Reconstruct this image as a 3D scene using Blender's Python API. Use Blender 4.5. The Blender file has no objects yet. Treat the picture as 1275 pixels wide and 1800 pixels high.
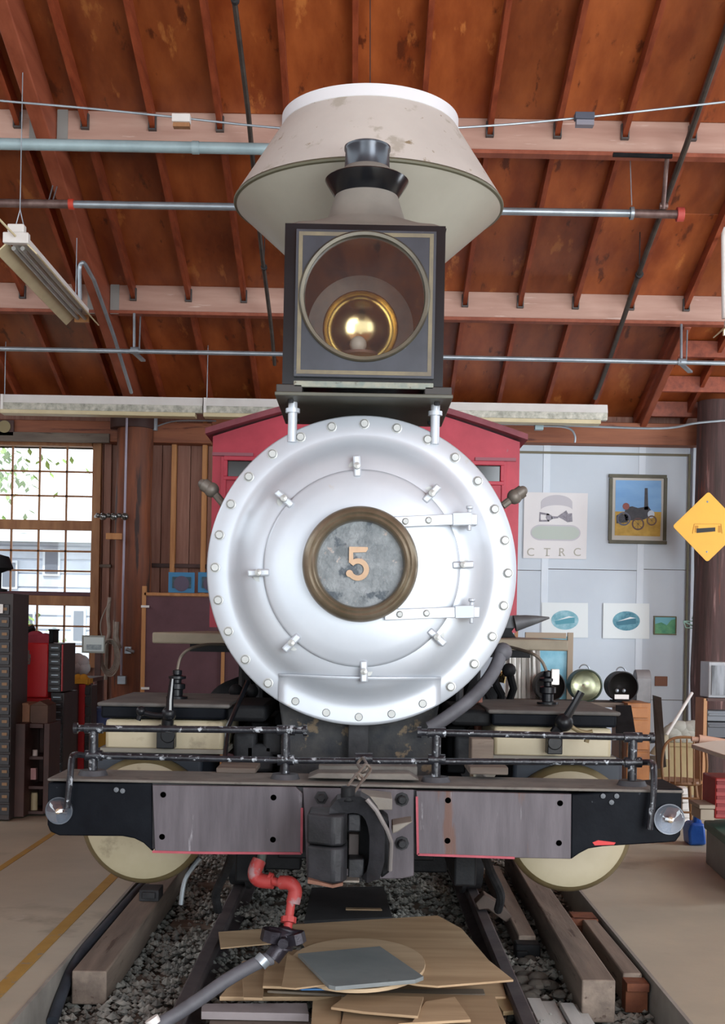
import bpy, math, random
from mathutils import Vector, Matrix
random.seed(5)
PI=math.pi
scn=bpy.context.scene
COL=scn.collection
# ---------------------------------------------------------------- camera
F=2200.0                      # focal length in pixels of the 1275x1800 frame
HX,HY=634.0,1103.0            # pixel the optical axis meets
ROLL=math.radians(1.1)
EYE=1.7
cd=bpy.data.cameras.new('camera'); cam=bpy.data.objects.new('camera',cd); COL.objects.link(cam)
cd.sensor_fit='AUTO'; cd.sensor_width=36; cd.lens=36*F/1800
cd.shift_x=(637.5-HX)/1800; cd.shift_y=(HY-900)/1800
cd.clip_start=.05; cd.clip_end=200
cam.matrix_world=Matrix.Translation((0,0,EYE))@Matrix.Rotation(PI/2,4,'X')@Matrix.Rotation(ROLL,4,'Z')
scn.camera=cam
# ---------------------------------------------------------------- world and lights
def srgb(h):
    h=h.lstrip('#'); v=[int(h[i:i+2],16)/255 for i in (0,2,4)]
    return tuple([c/12.92 if c<=.04045 else ((c+.055)/1.055)**2.4 for c in v])+(1,)
w=bpy.data.worlds.new('daylight'); scn.world=w; w.use_nodes=True
bg=w.node_tree.nodes['Background']; bg.inputs[0].default_value=(.86,.94,1,1); bg.inputs[1].default_value=2.6
def area(name,loc,target,sx,sy,power,col):
    l=bpy.data.lights.new(name,'AREA'); l.shape='RECTANGLE'; l.size=sx; l.size_y=sy; l.energy=power; l.color=col
    o=bpy.data.objects.new(name,l); COL.objects.link(o); o.location=loc
    o.rotation_euler=(Vector(target)-Vector(loc)).to_track_quat('-Z','Y').to_euler(); return o
area('doorway_daylight',(4.6,-3.5,3.0),(-.3,8,1.9),4.5,4.5,620,(.86,.93,1))
area('doorway_ground_bounce',(3.5,-2.5,.5),(2.0,8,7.0),5,2.5,250,(1,.95,.88))
area('doorway_left',(-4.5,-3.5,2.6),(0,9,1.8),3.5,3.5,60,(.86,.93,1))
area('right_wall_fill',(8.3,9.5,2.4),(2.0,15.5,1.9),3,3,330,(.84,.92,1))  # added fill lamp that brightens the poster wall; there is no door here
sl=bpy.data.lights.new('sun','SUN'); sl.energy=3.5; sl.angle=.02; sl.color=(1,.96,.88); so=bpy.data.objects.new('sun',sl); COL.objects.link(so); so.rotation_euler=(math.radians(38),0,math.radians(-20))
scn.view_settings.view_transform='Standard'; scn.view_settings.look='None'
scn.view_settings.exposure=0.3; scn.view_settings.gamma=1; scn.view_settings.use_curve_mapping=False
# ---------------------------------------------------------------- pixel to world
CA,SA=math.cos(ROLL),math.sin(ROLL)
def UV(px,py):
    dx,dy=px-HX,py-HY
    return dx*CA+dy*SA,-dx*SA+dy*CA
def P(px,py,D):
    u,v=UV(px,py); return Vector((u*D/F,D,EYE-v*D/F))
def G(px,py,z=0.0):           # the point of height z seen at a pixel
    u,v=UV(px,py); D=(EYE-z)*F/v; return Vector((u*D/F,D,z))
# ---------------------------------------------------------------- materials
MATS={}
def mat(name,c1,c2=None,scale=4,rough=.6,metal=0,bump=0,st=(1,1,1),c3=None,s3=9,t3=.62,c4=None,s4=3,t4=.6,bs=None,det=5,vary=0,emit=None,es=1,coat=0,mid=.5,spec=.5):
    if name in MATS: return MATS[name]
    m=bpy.data.materials.new(name); m.use_nodes=True; N=m.node_tree.nodes; L=m.node_tree.links
    b=N['Principled BSDF']; b.inputs['Roughness'].default_value=rough; b.inputs['Metallic'].default_value=metal
    b.inputs['Specular IOR Level'].default_value=spec
    if coat: b.inputs['Coat Weight'].default_value=coat; b.inputs['Coat Roughness'].default_value=.15
    if emit:
        b.inputs['Emission Color'].default_value=srgb(emit); b.inputs['Emission Strength'].default_value=es
    b.inputs['Base Color'].default_value=srgb(c1)
    m.diffuse_color=srgb(c1)
    if c2 is None and not bump and not vary: MATS[name]=m; return m
    tc=N.new('ShaderNodeTexCoord'); oi=N.new('ShaderNodeObjectInfo')
    mul=N.new('ShaderNodeMath'); mul.operation='MULTIPLY'; mul.inputs[1].default_value=37; L.new(oi.outputs['Random'],mul.inputs[0])
    add=N.new('ShaderNodeVectorMath'); add.operation='ADD'; L.new(tc.outputs['Object'],add.inputs[0]); L.new(mul.outputs[0],add.inputs[1])
    mp=N.new('ShaderNodeMapping'); mp.inputs['Scale'].default_value=st; L.new(add.outputs[0],mp.inputs[0])
    def noise(s,src=mp,d=det):
        n=N.new('ShaderNodeTexNoise'); n.inputs['Scale'].default_value=s; n.inputs['Detail'].default_value=d; n.inputs['Roughness'].default_value=.6
        L.new(src.outputs[0],n.inputs['Vector']); return n
    n1=noise(scale); out=None
    if c2:
        r=N.new('ShaderNodeValToRGB'); r.color_ramp.elements[0].position=mid-.17; r.color_ramp.elements[1].position=mid+.17
        r.color_ramp.elements[0].color=srgb(c1); r.color_ramp.elements[1].color=srgb(c2)
        L.new(n1.outputs['Fac'],r.inputs[0]); out=r.outputs[0]
    else:
        rg=N.new('ShaderNodeRGB'); rg.outputs[0].default_value=srgb(c1); out=rg.outputs[0]
    for c,s,t in ((c3,s3,t3),(c4,s4,t4)):
        if not c: continue
        n=noise(s,mp if st!=(1,1,1) else add,6); mr=N.new('ShaderNodeMapRange'); mr.inputs[1].default_value=t; mr.inputs[2].default_value=t+.06
        L.new(n.outputs['Fac'],mr.inputs[0]); mx=N.new('ShaderNodeMixRGB'); mx.inputs[2].default_value=srgb(c)
        L.new(mr.outputs[0],mx.inputs[0]); L.new(out,mx.inputs[1]); out=mx.outputs[0]
    if vary:
        hs=N.new('ShaderNodeHueSaturation'); mr=N.new('ShaderNodeMapRange'); mr.inputs[3].default_value=1-vary; mr.inputs[4].default_value=1+vary
        L.new(oi.outputs['Random'],mr.inputs[0]); L.new(mr.outputs[0],hs.inputs['Value']); L.new(out,hs.inputs['Color']); out=hs.outputs[0]
    L.new(out,b.inputs['Base Color'])
    if bump:
        bn=noise(bs or scale*3); bp=N.new('ShaderNodeBump'); bp.inputs['Strength'].default_value=bump; bp.inputs['Distance'].default_value=.01
        L.new(bn.outputs['Fac'],bp.inputs['Height']); L.new(bp.outputs[0],b.inputs['Normal'])
    MATS[name]=m; return m
def glass(name,col,mixf=.12,rough=.02):
    m=bpy.data.materials.new(name); m.use_nodes=True; N=m.node_tree.nodes; L=m.node_tree.links; N.clear()
    o=N.new('ShaderNodeOutputMaterial'); t=N.new('ShaderNodeBsdfTransparent'); g=N.new('ShaderNodeBsdfGlossy'); x=N.new('ShaderNodeMixShader')
    t.inputs[0].default_value=col; g.inputs['Roughness'].default_value=rough; x.inputs[0].default_value=mixf
    L.new(t.outputs[0],x.inputs[1]); L.new(g.outputs[0],x.inputs[2]); L.new(x.outputs[0],o.inputs[0]); MATS[name]=m; return m
# ---------------------------------------------------------------- mesh builder
def ortho(d):
    d=Vector(d).normalized(); a=Vector((0,0,1)) if abs(d.z)<.9 else Vector((1,0,0))
    u=d.cross(a).normalized(); return u,d.cross(u).normalized()
class M:
    def __init__(s): s.v=[]; s.f=[]; s.mi=[]; s.cur=0
    def add(s,vs,fs):
        o=len(s.v); s.v+=[Vector(v) for v in vs]; s.f+=[tuple(i+o for i in f) for f in fs]; s.mi+=[s.cur]*len(fs); return s
    def box(s,a,b):
        x0,y0,z0=[min(p,q) for p,q in zip(a,b)]; x1,y1,z1=[max(p,q) for p,q in zip(a,b)]
        return s.hexa([(x0,y0,z0),(x1,y0,z0),(x1,y1,z0),(x0,y1,z0),(x0,y0,z1),(x1,y0,z1),(x1,y1,z1),(x0,y1,z1)])
    def hexa(s,c): return s.add(c,[(0,3,2,1),(4,5,6,7),(0,1,5,4),(1,2,6,5),(2,3,7,6),(3,0,4,7)])
    def obox(s,c,size,rot=(0,0,0)):
        from mathutils import Euler
        R=Euler(rot).to_matrix(); h=[x/2 for x in size]; c=Vector(c)
        pts=[(-1,-1,-1),(1,-1,-1),(1,1,-1),(-1,1,-1),(-1,-1,1),(1,-1,1),(1,1,1),(-1,1,1)]
        return s.hexa([c+R@Vector((p[0]*h[0],p[1]*h[1],p[2]*h[2])) for p in pts])
    def bar(s,p,q,wd,ht,up=(0,0,1)):       # rectangular bar between two points
        p=Vector(p); q=Vector(q); d=(q-p).normalized(); u=d.cross(Vector(up)).normalized(); n=u.cross(d).normalized()
        u=u*wd/2; n=n*ht/2
        return s.hexa([p-u-n,p+u-n,q+u-n,q-u-n,p-u+n,p+u+n,q+u+n,q-u+n])
    def cyl(s,p,q,r,r1=None,n=16,caps=True):
        p=Vector(p); q=Vector(q); r1=r if r1 is None else r1; u,v=ortho(q-p); vs=[];fs=[]
        for c,R in ((p,r),(q,r1)):
            for i in range(n):
                a=2*PI*i/n; vs.append(c+(u*math.cos(a)+v*math.sin(a))*R)
        for i in range(n):
            j=(i+1)%n; fs.append((i,j,n+j,n+i))
        if caps: fs.append(tuple(range(n-1,-1,-1))); fs.append(tuple(range(n,2*n)))
        return s.add(vs,fs)
    def tube(s,pts,r,n=8,caps=True,rs=None):
        pts=[Vector(p) for p in pts]; vs=[];fs=[]; u=None
        for i,p in enumerate(pts):
            d=(pts[min(i+1,len(pts)-1)]-pts[max(i-1,0)]).normalized()
            if u is None: u,_=ortho(d)
            u=(u-d*u.dot(d)).normalized(); v=d.cross(u); R=rs[i] if rs else r
            for k in range(n):
                a=2*PI*k/n; vs.append(p+(u*math.cos(a)+v*math.sin(a))*R)
        for i in range(len(pts)-1):
            for k in range(n):
                j=(k+1)%n; fs.append((i*n+k,i*n+j,(i+1)*n+j,(i+1)*n+k))
        if caps: fs.append(tuple(range(n-1,-1,-1))); o=(len(pts)-1)*n; fs.append(tuple(range(o,o+n)))
        return s.add(vs,fs)
    def lathe(s,prof,o=(0,0,0),axis='z',n=48,close=False):   # prof (r,a); axis 'z' up, 'y' towards the camera
        o=Vector(o); vs=[];fs=[]
        for r,a in prof:
            for i in range(n):
                t=2*PI*i/n; c,d=math.cos(t)*r,math.sin(t)*r
                vs.append(o+(Vector((c,d,a)) if axis=='z' else Vector((c,-a,d)) if axis=='y' else Vector((a,c,d))))
        m=len(prof)
        for k in range(m-1 if not close else m):
            k2=(k+1)%m
            for i in range(n):
                j=(i+1)%n; fs.append((k*n+i,k*n+j,k2*n+j,k2*n+i))
        return s.add(vs,fs)
    def sphere(s,c,r,n=16,m=8,sc=(1,1,1)):
        pr=[(math.sin(PI*k/m),-math.cos(PI*k/m)) for k in range(m+1)]; c=Vector(c); vs=[];fs=[]
        vs.append(c+Vector((0,0,-r*sc[2])))
        for k in range(1,m):
            for i in range(n):
                t=2*PI*i/n; vs.append(c+Vector((pr[k][0]*math.cos(t)*r*sc[0],pr[k][0]*math.sin(t)*r*sc[1],pr[k][1]*r*sc[2])))
        vs.append(c+Vector((0,0,r*sc[2]))); e=len(vs)-1
        for i in range(n):
            j=(i+1)%n; fs.append((0,1+j,1+i)); fs.append((e,e-n+i,e-n+j))
            for k in range(m-2): fs.append((1+k*n+i,1+k*n+j,1+(k+1)*n+j,1+(k+1)*n+i))
        return s.add(vs,fs)
    def build_split(s,name,mt,parent,**k):      # one object per connected piece
        par=list(range(len(s.v)))
        def fd(i):
            while par[i]!=i: par[i]=par[par[i]]; i=par[i]
            return i
        for f in s.f:
            for q in f[1:]: par[fd(q)]=fd(f[0])
        grp={}
        for f in s.f: grp.setdefault(fd(f[0]),[]).append(f)
        for fs in grp.values():
            ids=sorted({i for f in fs for i in f}); mp={i:n for n,i in enumerate(ids)}
            m=M(); m.add([s.v[i] for i in ids],[tuple(mp[i] for i in f) for f in fs]); m.build(name,mt,parent,**k)
    def prism(s,poly,ext):                 # polygon (3D points) swept along ext
        n=len(poly); e=Vector(ext); vs=[Vector(p) for p in poly]+[Vector(p)+e for p in poly]
        fs=[tuple(range(n-1,-1,-1)),tuple(range(n,2*n))]+[(i,(i+1)%n,n+(i+1)%n,n+i) for i in range(n)]
        return s.add(vs,fs)
    def pbox(s,x0,y0,x1,y1,D,dep):         # box whose front fills a rectangle of the picture at distance D
        c=P((x0+x1)/2,(y0+y1)/2,D); k=D/F; w,h=(x1-x0)*k/2,(y1-y0)*k/2
        return s.box((c.x-w,D,c.z-h),(c.x+w,D+dep,c.z+h))
    def build(s,name,m,parent=None,smooth=None,bevel=0,kind=None,label=None,off=None,ang=35):
        xs=[v.x for v in s.v]; ys=[v.y for v in s.v]; zs=[v.z for v in s.v]
        c=Vector(((min(xs)+max(xs))/2,(min(ys)+max(ys))/2,min(zs) if parent is None else (min(zs)+max(zs))/2))
        me=bpy.data.meshes.new(name); me.from_pydata([v-c for v in s.v],[],s.f)
        for k in (m if isinstance(m,(list,tuple)) else [m]): me.materials.append(k)
        for p,i in zip(me.polygons,s.mi): p.material_index=i
        import bmesh
        bm=bmesh.new(); bm.from_mesh(me); bmesh.ops.recalc_face_normals(bm,faces=bm.faces); bm.to_mesh(me); bm.free()
        if smooth is None: smooth=True
        if smooth:
            me.shade_smooth(); me.set_sharp_from_angle(angle=math.radians(ang))
        o=bpy.data.objects.new(name,me); COL.objects.link(o); ORG[o.name]=c
        if parent: o.parent=parent; o.location=c-ORG[parent.name]
        else: o.location=c
        if bevel:
            b=o.modifiers.new('bevel','BEVEL'); b.width=bevel; b.segments=2; b.limit_method='ANGLE'; b.harden_normals=False
        if kind: o['kind']=kind
        if label: o['label']=label
        return o
ORG={}
def tag(o,label,cat,group=None):
    o['label']=label; o['category']=cat
    if group: o['group']=group
    return o
def thing(name,label,cat,loc,group=None):
    o=bpy.data.objects.new(name,None); COL.objects.link(o); o.location=loc; o.empty_display_size=.1; ORG[o.name]=Vector(loc)
    return tag(o,label,cat,group)
def struct(name,loc=(0,0,0)):
    o=bpy.data.objects.new(name,None); COL.objects.link(o); o.location=loc; ORG[o.name]=Vector(loc); o['kind']='structure'; return o
def clone(o,delta,parent=None,rot=None):
    c=o.copy(); COL.objects.link(c); ORG[c.name]=ORG[o.name]+Vector(delta)
    if parent: c.parent=parent; c.location=ORG[c.name]-ORG[parent.name]
    else: c.location=Vector(o.location)+Vector(delta)
    for ch in list(o.children): 
        d=ch.copy(); COL.objects.link(d); d.parent=c; ORG[d.name]=ORG[ch.name]+Vector(delta)
    return c
def arc(c,r,a0,a1,n=12,plane='xz'):
    c=Vector(c); out=[]
    for i in range(n+1):
        a=math.radians(a0+(a1-a0)*i/n); p,q=math.cos(a)*r,math.sin(a)*r
        out.append(c+(Vector((p,0,q)) if plane=='xz' else Vector((p,q,0)) if plane=='xy' else Vector((0,p,q))))
    return out
def smoothpath(pts,n=6):
    pts=[Vector(p) for p in pts]; q=[pts[0]]+pts+[pts[-1]]; out=[]
    for i in range(1,len(q)-2):
        a,b,c,d=q[i-1],q[i],q[i+1],q[i+2]
        for k in range(n):
            t=k/n; out.append(.5*((2*b)+(c-a)*t+(2*a-5*b+4*c-d)*t*t+(3*b-3*c+d-a)*t**3))
    out.append(pts[-1]); return out
# materials
roofwood=mat('roof_board','#74310f','#a3572a',3,.45,0,.12,(1,.12,1),vary=.3,c3='#5c280f',s3=7,t3=.62,c4='#b06a35',s4=5,t4=.62,bs=10,coat=.15)
rafterwood=mat('rafter_wood','#6e2c14','#96482a',4,.5,0,.1,(3,.15,3),vary=.12)
purlinwood=mat('purlin_wood','#a98273','#bf9c8c',2.5,.7,0,.08,(.3,3,3),c3='#cdb2a5',s3=6,t3=.63)
mainwood=mat('main_rafter_wood','#7c3a22','#9a5238',3,.55,0,.1,(3,.15,3))
platewood=mat('plate_beam_wood','#7a4630','#9a5f40',3,.65,0,.15,(.3,3,3),c3='#5e2f20',s3=5,t3=.6)
postwood=mat('log_post_wood','#5c3526','#8c4f30',4,.65,0,.35,(2.5,2.5,.25),c3='#3a2722',s3=3,t3=.57)
postdark=mat('dark_log_post_wood','#32231f','#553a38',5,.75,0,.5,(3,3,.2),c3='#7d5f5b',s3=5,t3=.6,c4='#6b3628',s4=3,t4=.6)
plank=mat('wall_plank_wood','#82594a','#9d7464',4,.7,0,.2,(5,1,.35),c3='#4a2a1c',s3=9,t3=.69,vary=.12)
lightwood=mat('light_stud_wood','#a8703f','#c08a56',4,.6,0,.1,(4,4,.4))
framewood=mat('window_frame_wood','#8a5c3a','#a97a50',4,.6,0,.1,(3,3,.5))
panelgrey=mat('drywall_panel','#c0c9d3','#c8d1da',1.2,.8,0,.02)
battengrey=mat('joint_tape','#d2dbe5','#dae2ea',3,.8)
concrete=mat('concrete_floor','#a39d8c','#b8b09c',1.1,.5,0,.08,c3='#98917f',s3=.8,t3=.6,c4='#b6af9f',s4=2.3,t4=.64,bs=30)
curbconc=mat('pit_wall_concrete','#7d7a74','#9a968e',3,.8,0,.3)
stone=mat('ballast_stone','#555754','#94928a',9,.85,0,.2,vary=.3)
soil=mat('ballast_dirt','#35332f','#55514b',14,.95,0,.5)
silver=mat('silver_paint','#b2b9c1','#bdc3ca',2,.36,.3,.02,c3='#b5b2aa',s3=5,t3=.70)
silver2=mat('silver_paint_bolt','#989a98','#abadaa',6,.4,.35)
brassdark=mat('tarnished_brass','#6f6553','#8d8170',6,.33,.6,.05)
brass=mat('polished_brass','#c4b07e','#d6c596',4,.16,1)
tanpaint=mat('tan_paint','#9c9378','#aba189',2.5,.5,0,.03,c3='#867d66',s3=4,t3=.62)
tanedge=mat('brown_rim_paint','#5f5338','#75684a',5,.5,.2)
black=mat('black_paint','#0e0f12','#191b1f',6,.36,.0,.15,spec=.25,c3='#4a4d52',s3=18,t3=.68)
blackworn=mat('worn_black_paint','#0a0c11','#14171c',5,.55,.0,.2,c3='#474b50',s3=16,t3=.68,spec=.06)
iron=mat('dusty_iron','#232426','#3a3a3c',8,.6,.1,.3,spec=.2)
irondk=mat('dark_iron','#0f1012','#1c1d1f',8,.6,.0,.3,spec=.15)
steelplate=mat('weathered_plate','#403a3f','#575156',4,.6,.1,.2,(3,3,.4),c3='#573d34',s3=3,t3=.57,c4='#7f7c80',s4=9,t4=.64)
dusttop=mat('dusty_beam_top','#57534f','#6f6a63',7,.85,0,.2,c3='#55504b',s3=9,t3=.6)
redpaint=mat('cab_red_paint','#a32238','#b83246',4,.5,0,.06,c3='#8f5f68',s3=11,t3=.7)
redroof=mat('cab_roof_edge','#6e2c38','#85404a',6,.6)
redpipe=mat('red_pipe_paint','#962827','#a83e3b',7,.6,0,.1,c3='#8f7072',s3=9,t3=.53)
galv=mat('galvanised_steel','#8e98a0','#a7b1b8',5,.4,.6)
paleblue=mat('pale_blue_pipe_paint','#8ea3a8','#9fb5b9',5,.45,.1)
rusty=mat('rusty_pipe','#5b4440','#7d6862',9,.5,.4)
orange=mat('orange_red_paint','#c2402c')
white=mat('white_enamel','#d8d4cf','#e2dfda',4,.4)
cream=mat('cream_enamel','#c2b48e','#d1c49f',4,.5)
mottle=mat('mottled_reflector','#8d8d80','#cfccbf',14,.4)
rubber=mat('grey_rubber','#45454a','#5a5a60',8,.6,0,.05)
rubber2=mat('blue_grey_hose','#2c3139','#3a414b',8,.6)
ply=mat('plywood','#967c5e','#b09676',2.5,.7,0,.08,(.4,3,3),c3='#85704f',s3=3,t3=.66,vary=.2)
plyedge=ply
plygrey=mat('grey_painted_plywood','#6d7374','#7f8585',3,.6,0,.05,c3='#565b5b',s3=6,t3=.64)
oldwood=mat('old_timber','#5c5149','#786c60',3,.8,0,.3,(.5,4,4),c3='#4f4036',s3=5,t3=.6)
oldtimberY=mat('old_timber_lengthwise','#655950','#85776a',3,.8,0,.3,(4,.4,4),c3='#4f4036',s3=5,t3=.6)
whiteboard=mat('whitewashed_board','#a9aba9','#bdbfbc',3,.8,0,.2,(4,.4,4))
rust=mat('rusted_iron','#5d3322','#7c4a30',8,.8,.2,.3)
railsteel=mat('rail_steel','#4d474a','#655f60',6,.55,.6,.1)
yellow=mat('sign_yellow','#e0a11c','#e8aa20',3,.45)
yline=mat('floor_line_yellow','#9d7b38','#ad8a45',7,.7,c3='#8a8070',s3=14,t3=.6)
blacksign=mat('sign_black','#151513')
redchest=mat('red_tool_chest','#b5161c','#c21d22',3,.4)
maroonboard=mat('maroon_hardboard','#54353b','#644249',3,.7,0,.04)
darkwood=mat('dark_brown_wood','#3a2420','#4c302a',4,.6)
blackgloss=mat('gloss_black','#0c0d10','#14161a',4,.2,0,spec=.4)
glassm=glass('clear_glass',(.97,.98,1,1),.10)
glassw=glass('window_glass',(.98,.99,1,1),.05)
glasshl=glass('headlight_glass',(.88,.88,.88,1),.16)
# ================================================================ the setting
def roofz(y): return 9.98-.36*y
YW=15.5
# floor
fl=struct('floor')
m=M(); m.box((-9,-6,-.35),(-1.44,YW+.4,0)); m.build('floor_slab',concrete,fl,bevel=.012)
m=M(); m.box((1.467,-6,-.35),(9,YW+.4,0)); m.build('floor_slab',concrete,fl,bevel=.012)
m=M(); m.box((-1.44,-6,-.6),(1.467,YW+.4,-.2)); m.build('track_bed',soil,fl)
m=M(); m.box((-1.455,-6,-.5),(-1.437,YW,.004)); m.build('pit_kerb',curbconc,fl)
m=M(); m.box((1.464,-6,-.5),(1.482,YW,.004)); m.build('pit_kerb',curbconc,fl)
m=M(); m.box((-1.66,-2,.0),(-1.59,YW,.003)); m.build('floor_line',yline,fl,smooth=False)
m=M(); a=G(0,1527); b=G(86,1470); d=(b-a).normalized(); a-=d*2; b+=d*4
m.bar(a+Vector((0,0,.001)),b+Vector((0,0,.001)),.05,.003); m.build('floor_line',yline,fl,smooth=False)
# ballast stones
st=M(); rnd=random.Random(3)
octv=[(1,0,0),(-1,0,0),(0,1,0),(0,-1,0),(0,0,1),(0,0,-1)]; octf=[(0,2,4),(2,1,4),(1,3,4),(3,0,4),(2,0,5),(1,2,5),(3,1,5),(0,3,5)]
for i in range(17000):
    y=5.2+rnd.random()**1.2*6.5; x=rnd.uniform(-1.42,1.45); r=rnd.uniform(.011,.03)
    z=-.2+rnd.uniform(0,.035)+(.03 if abs(x)<1.2 else .0)+.03*math.sin(x*7+y*2)*math.sin(y*3)
    st.add([Vector((x+a*r*rnd.uniform(.7,1.2),y+b*r*rnd.uniform(.7,1.2),z+c*r*rnd.uniform(.5,.9))) for a,b,c in octv],octf)
st.build('ballast_stones',stone,fl,smooth=False,kind='stuff')
# ties
for k in range(12):
    y=4.6+k*.62
    m=M(); m.box((-1.15,y,-.3),(1.15,y+.2,-.165)); m.build('track_tie',oldwood,fl,bevel=.01)
for s in (-1,1):
    x=s*.765; m=M()
    pr=[(-.065,-.14),(.065,-.14),(.065,-.128),(.012,-.11),(.012,-.045),(.036,-.036),(.036,-.006),(.028,0),(-.028,0),(-.036,-.006),(-.036,-.036),(-.012,-.045),(-.012,-.11),(-.065,-.128)]
    m.prism([(x+a,-2,b) for a,b in pr],(0,17.4,0)); m.build('rail',railsteel,fl)
# walls
wb=struct('wall_back')
WX0,WX1=P(-30,900,YW).x,P(163,900,YW).x
ZT,ZB=P(80,785,YW).z,P(80,1168,YW).z
m=M(); m.box((-9,YW+.05,0),(WX0,YW+.2,4.6)); m.build('wall_section',plank,wb)
m=M(); m.box((WX0,YW+.05,0),(WX1,YW+.2,ZB)); m.build('wall_section',plank,wb)
m=M(); m.box((WX0,YW+.05,ZT),(WX1,YW+.2,4.6)); m.build('wall_section',plank,wb)
m=M(); m.box((WX1,YW+.05,0),(9,YW+.2,4.6)); m.build('wall_section',plank,wb)
def wb_box(name,mt,px,D,dep,bev=.004,lab=None):
    m=M(); m.pbox(*px,D,dep); return m.build(name,mt,wb,bevel=bev,label=lab)
# plank panelling left of the cab
for x0,x1 in ((166,178),(179,192),(262,281),(282,300),(308,331),(332,355),(362,384),(385,408),(409,432)):
    wb_box('wall_plank',plank,(x0,776,x1,1260),YW-.02,.07)
wb_box('wall_stud',lightwood,(300,740,308,1046),YW-.12,.1); wb_box('wall_stud',lightwood,(354,740,362,1046),YW-.12,.1)
wb_box('wall_batten',darkwood,(262,772,372,779),YW-.08,.06); wb_box('wall_batten',darkwood,(262,991,372,998),YW-.08,.06); wb_box('wall_batten',oldwood,(166,992,195,997),YW-.08,.06)
wb_box('wall_plate_beam',platewood,(-220,738,372,774),YW-.25,.3,.01)
wb_box('wall_plate_beam',platewood,(372,738,1330,776),YW-.25,.3,.01)
wb_box('wall_shelf_board',oldwood,(-30,760,192,776),YW-.3,.06)
# drywall on the right
bx=[690,803,957,1125,1222]
for i in range(4):
    for y0,y1 in ((777,1001),(1002,1230),(1231,1345)):
        wb_box('drywall_panel',panelgrey,(bx[i]+1,y0,bx[i+1]-1,y1),YW-.02,.07,.002)
for x in (803,957,1125):
    wb_box('joint_strip',battengrey,(x-6,777,x+6,1330),YW-.028,.01,.002)
wb_box('corner_board',battengrey,(1214,777,1234,1340),YW-.06,.06)
wb_box('picture_rail',mat('rail_olive','#6c6650'),(880,795,1210,799),YW-.04,.02,0); wb_box('picture_rail',mat('rail_olive','#6c6650'),(1206,798,1210,1340),YW-.04,.02,0)
wb_box('skirting_board',oldwood,(700,1325,1214,1345),YW-.05,.05)
# log posts
def logpost(px0,px1,ytop,D,mt,parent,lab=None):
    c=P((px0+px1)/2,950,D); r=(px1-px0)/2*D/F; m=M(); n=14
    zs=[0,.6,1.2,1.8,2.4,3.0,3.5,P(px0,ytop,D).z]
    rs=[r*f for f in (1.05,1.02,1.03,1,1.01,.98,1.0,1.0)]
    m.tube([(c.x+.012*math.sin(i*2.1),D+r,z) for i,z in enumerate(zs)],r,n=24,rs=rs); return m.build('log_post',mt,parent,label=lab)
logpost(196,260,735,15.0,postwood,wb,'reddish round log post beside the window')
m=M(); c=P(228,735,15.0); m.cyl((c.x,15.22,c.z-.1),(c.x,15.22,c.z+.16),.27,n=24); m.build('post_cap',darkwood,wb)
logpost(1231,1300,700,14.6,postdark,wb,'dark peeling log post beside the yellow sign')
wl=struct('wall_left'); m=M(); m.box((-9.2,-6,0),(-9,YW+.2,4.4)); m.build('wall_boards',plank,wl)
wr=struct('wall_right'); m=M()
m.box((9,-6,0),(9.2,YW+.2,4.4)); m.build('wall_boards',plank,wr)
# window
win=struct('window_1')
z=lambda y: P(80,y,YW).z
xx=lambda x: P(x,960,YW).x
m=M()
for a,b,c_,d_ in ((163,178,775,1172),(-45,-30,775,1172)): m.box((xx(a),YW-.1,z(d_)),(xx(b),YW+.2,z(c_)))
m.box((WX0,YW-.1,z(785)),(WX1,YW+.2,z(772))); m.box((WX0,YW-.1,z(1180)),(WX1,YW+.2,z(1168))); m.build('window_frame',framewood,win,bevel=.005)
m=M(); m.box((WX0,YW,z(931)),(WX1,YW+.08,z(914))); m.build('meeting_rail',framewood,win,bevel=.004)
m=M(); m.box((WX0,YW-.04,z(1064)),(WX1,YW+.1,z(1041))); m.build('transom',framewood,win,bevel=.004)
m=M(); m.box((WX0,YW-.045,z(1047)),(WX1,YW-.02,z(1040))); m.build('transom_strip',maroonboard,win,bevel=.002)
cols=[-30,18,66,114,163]
for rows in ([785,828,871,914],[931,968,1003,1041],[1064,1100,1135,1168]):
    for yy in rows[1:-1]:
        m=M(); m.box((WX0,YW+.03,z(yy)-.011),(WX1,YW+.06,z(yy)+.011)); m.build('muntin',framewood,win)
    for c0 in cols[1:-1]:
        m=M(); m.box((xx(c0)-.011,YW+.03,z(rows[-1])),(xx(c0)+.011,YW+.06,z(rows[0]))); m.build('muntin',framewood,win)
    for i in range(4):
        for j in range(3):
            m=M(); m.box((xx(cols[i])+.008,YW+.042,z(rows[j+1])+.008),(xx(cols[i+1])-.008,YW+.046,z(rows[j])-.008)); m.build('pane',glassw,win,smooth=False)
# ceiling
ce=struct('ceiling')
m=M(); t=.05
def slope(m,x0,x1,y0,y1,top,bot):
    return m.hexa([(x0,y0,roofz(y0)-bot),(x1,y0,roofz(y0)-bot),(x1,y1,roofz(y1)-bot),(x0,y1,roofz(y1)-bot),(x0,y0,roofz(y0)-top),(x1,y0,roofz(y0)-top),(x1,y1,roofz(y1)-top),(x0,y1,roofz(y1)-top)])
slope(m,-9.2,9.2,4,YW+.6,-.2,-.02); m.build('roof_deck',roofwood,ce)
m=M(); m.hexa([(-9.2,-6,4.94),(9.2,-6,4.94),(9.2,4,8.56),(-9.2,4,8.56),(-9.2,-6,5.1),(9.2,-6,5.1),(9.2,4,8.75),(-9.2,4,8.75)]); m.build('roof_deck',roofwood,ce)
P1,P2=10.77,13.14
ylines=[4.0,6.0,7.2,8.4,9.55,P1,11.9,P2,14.3,YW+.1]
X0=1.03
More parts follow.
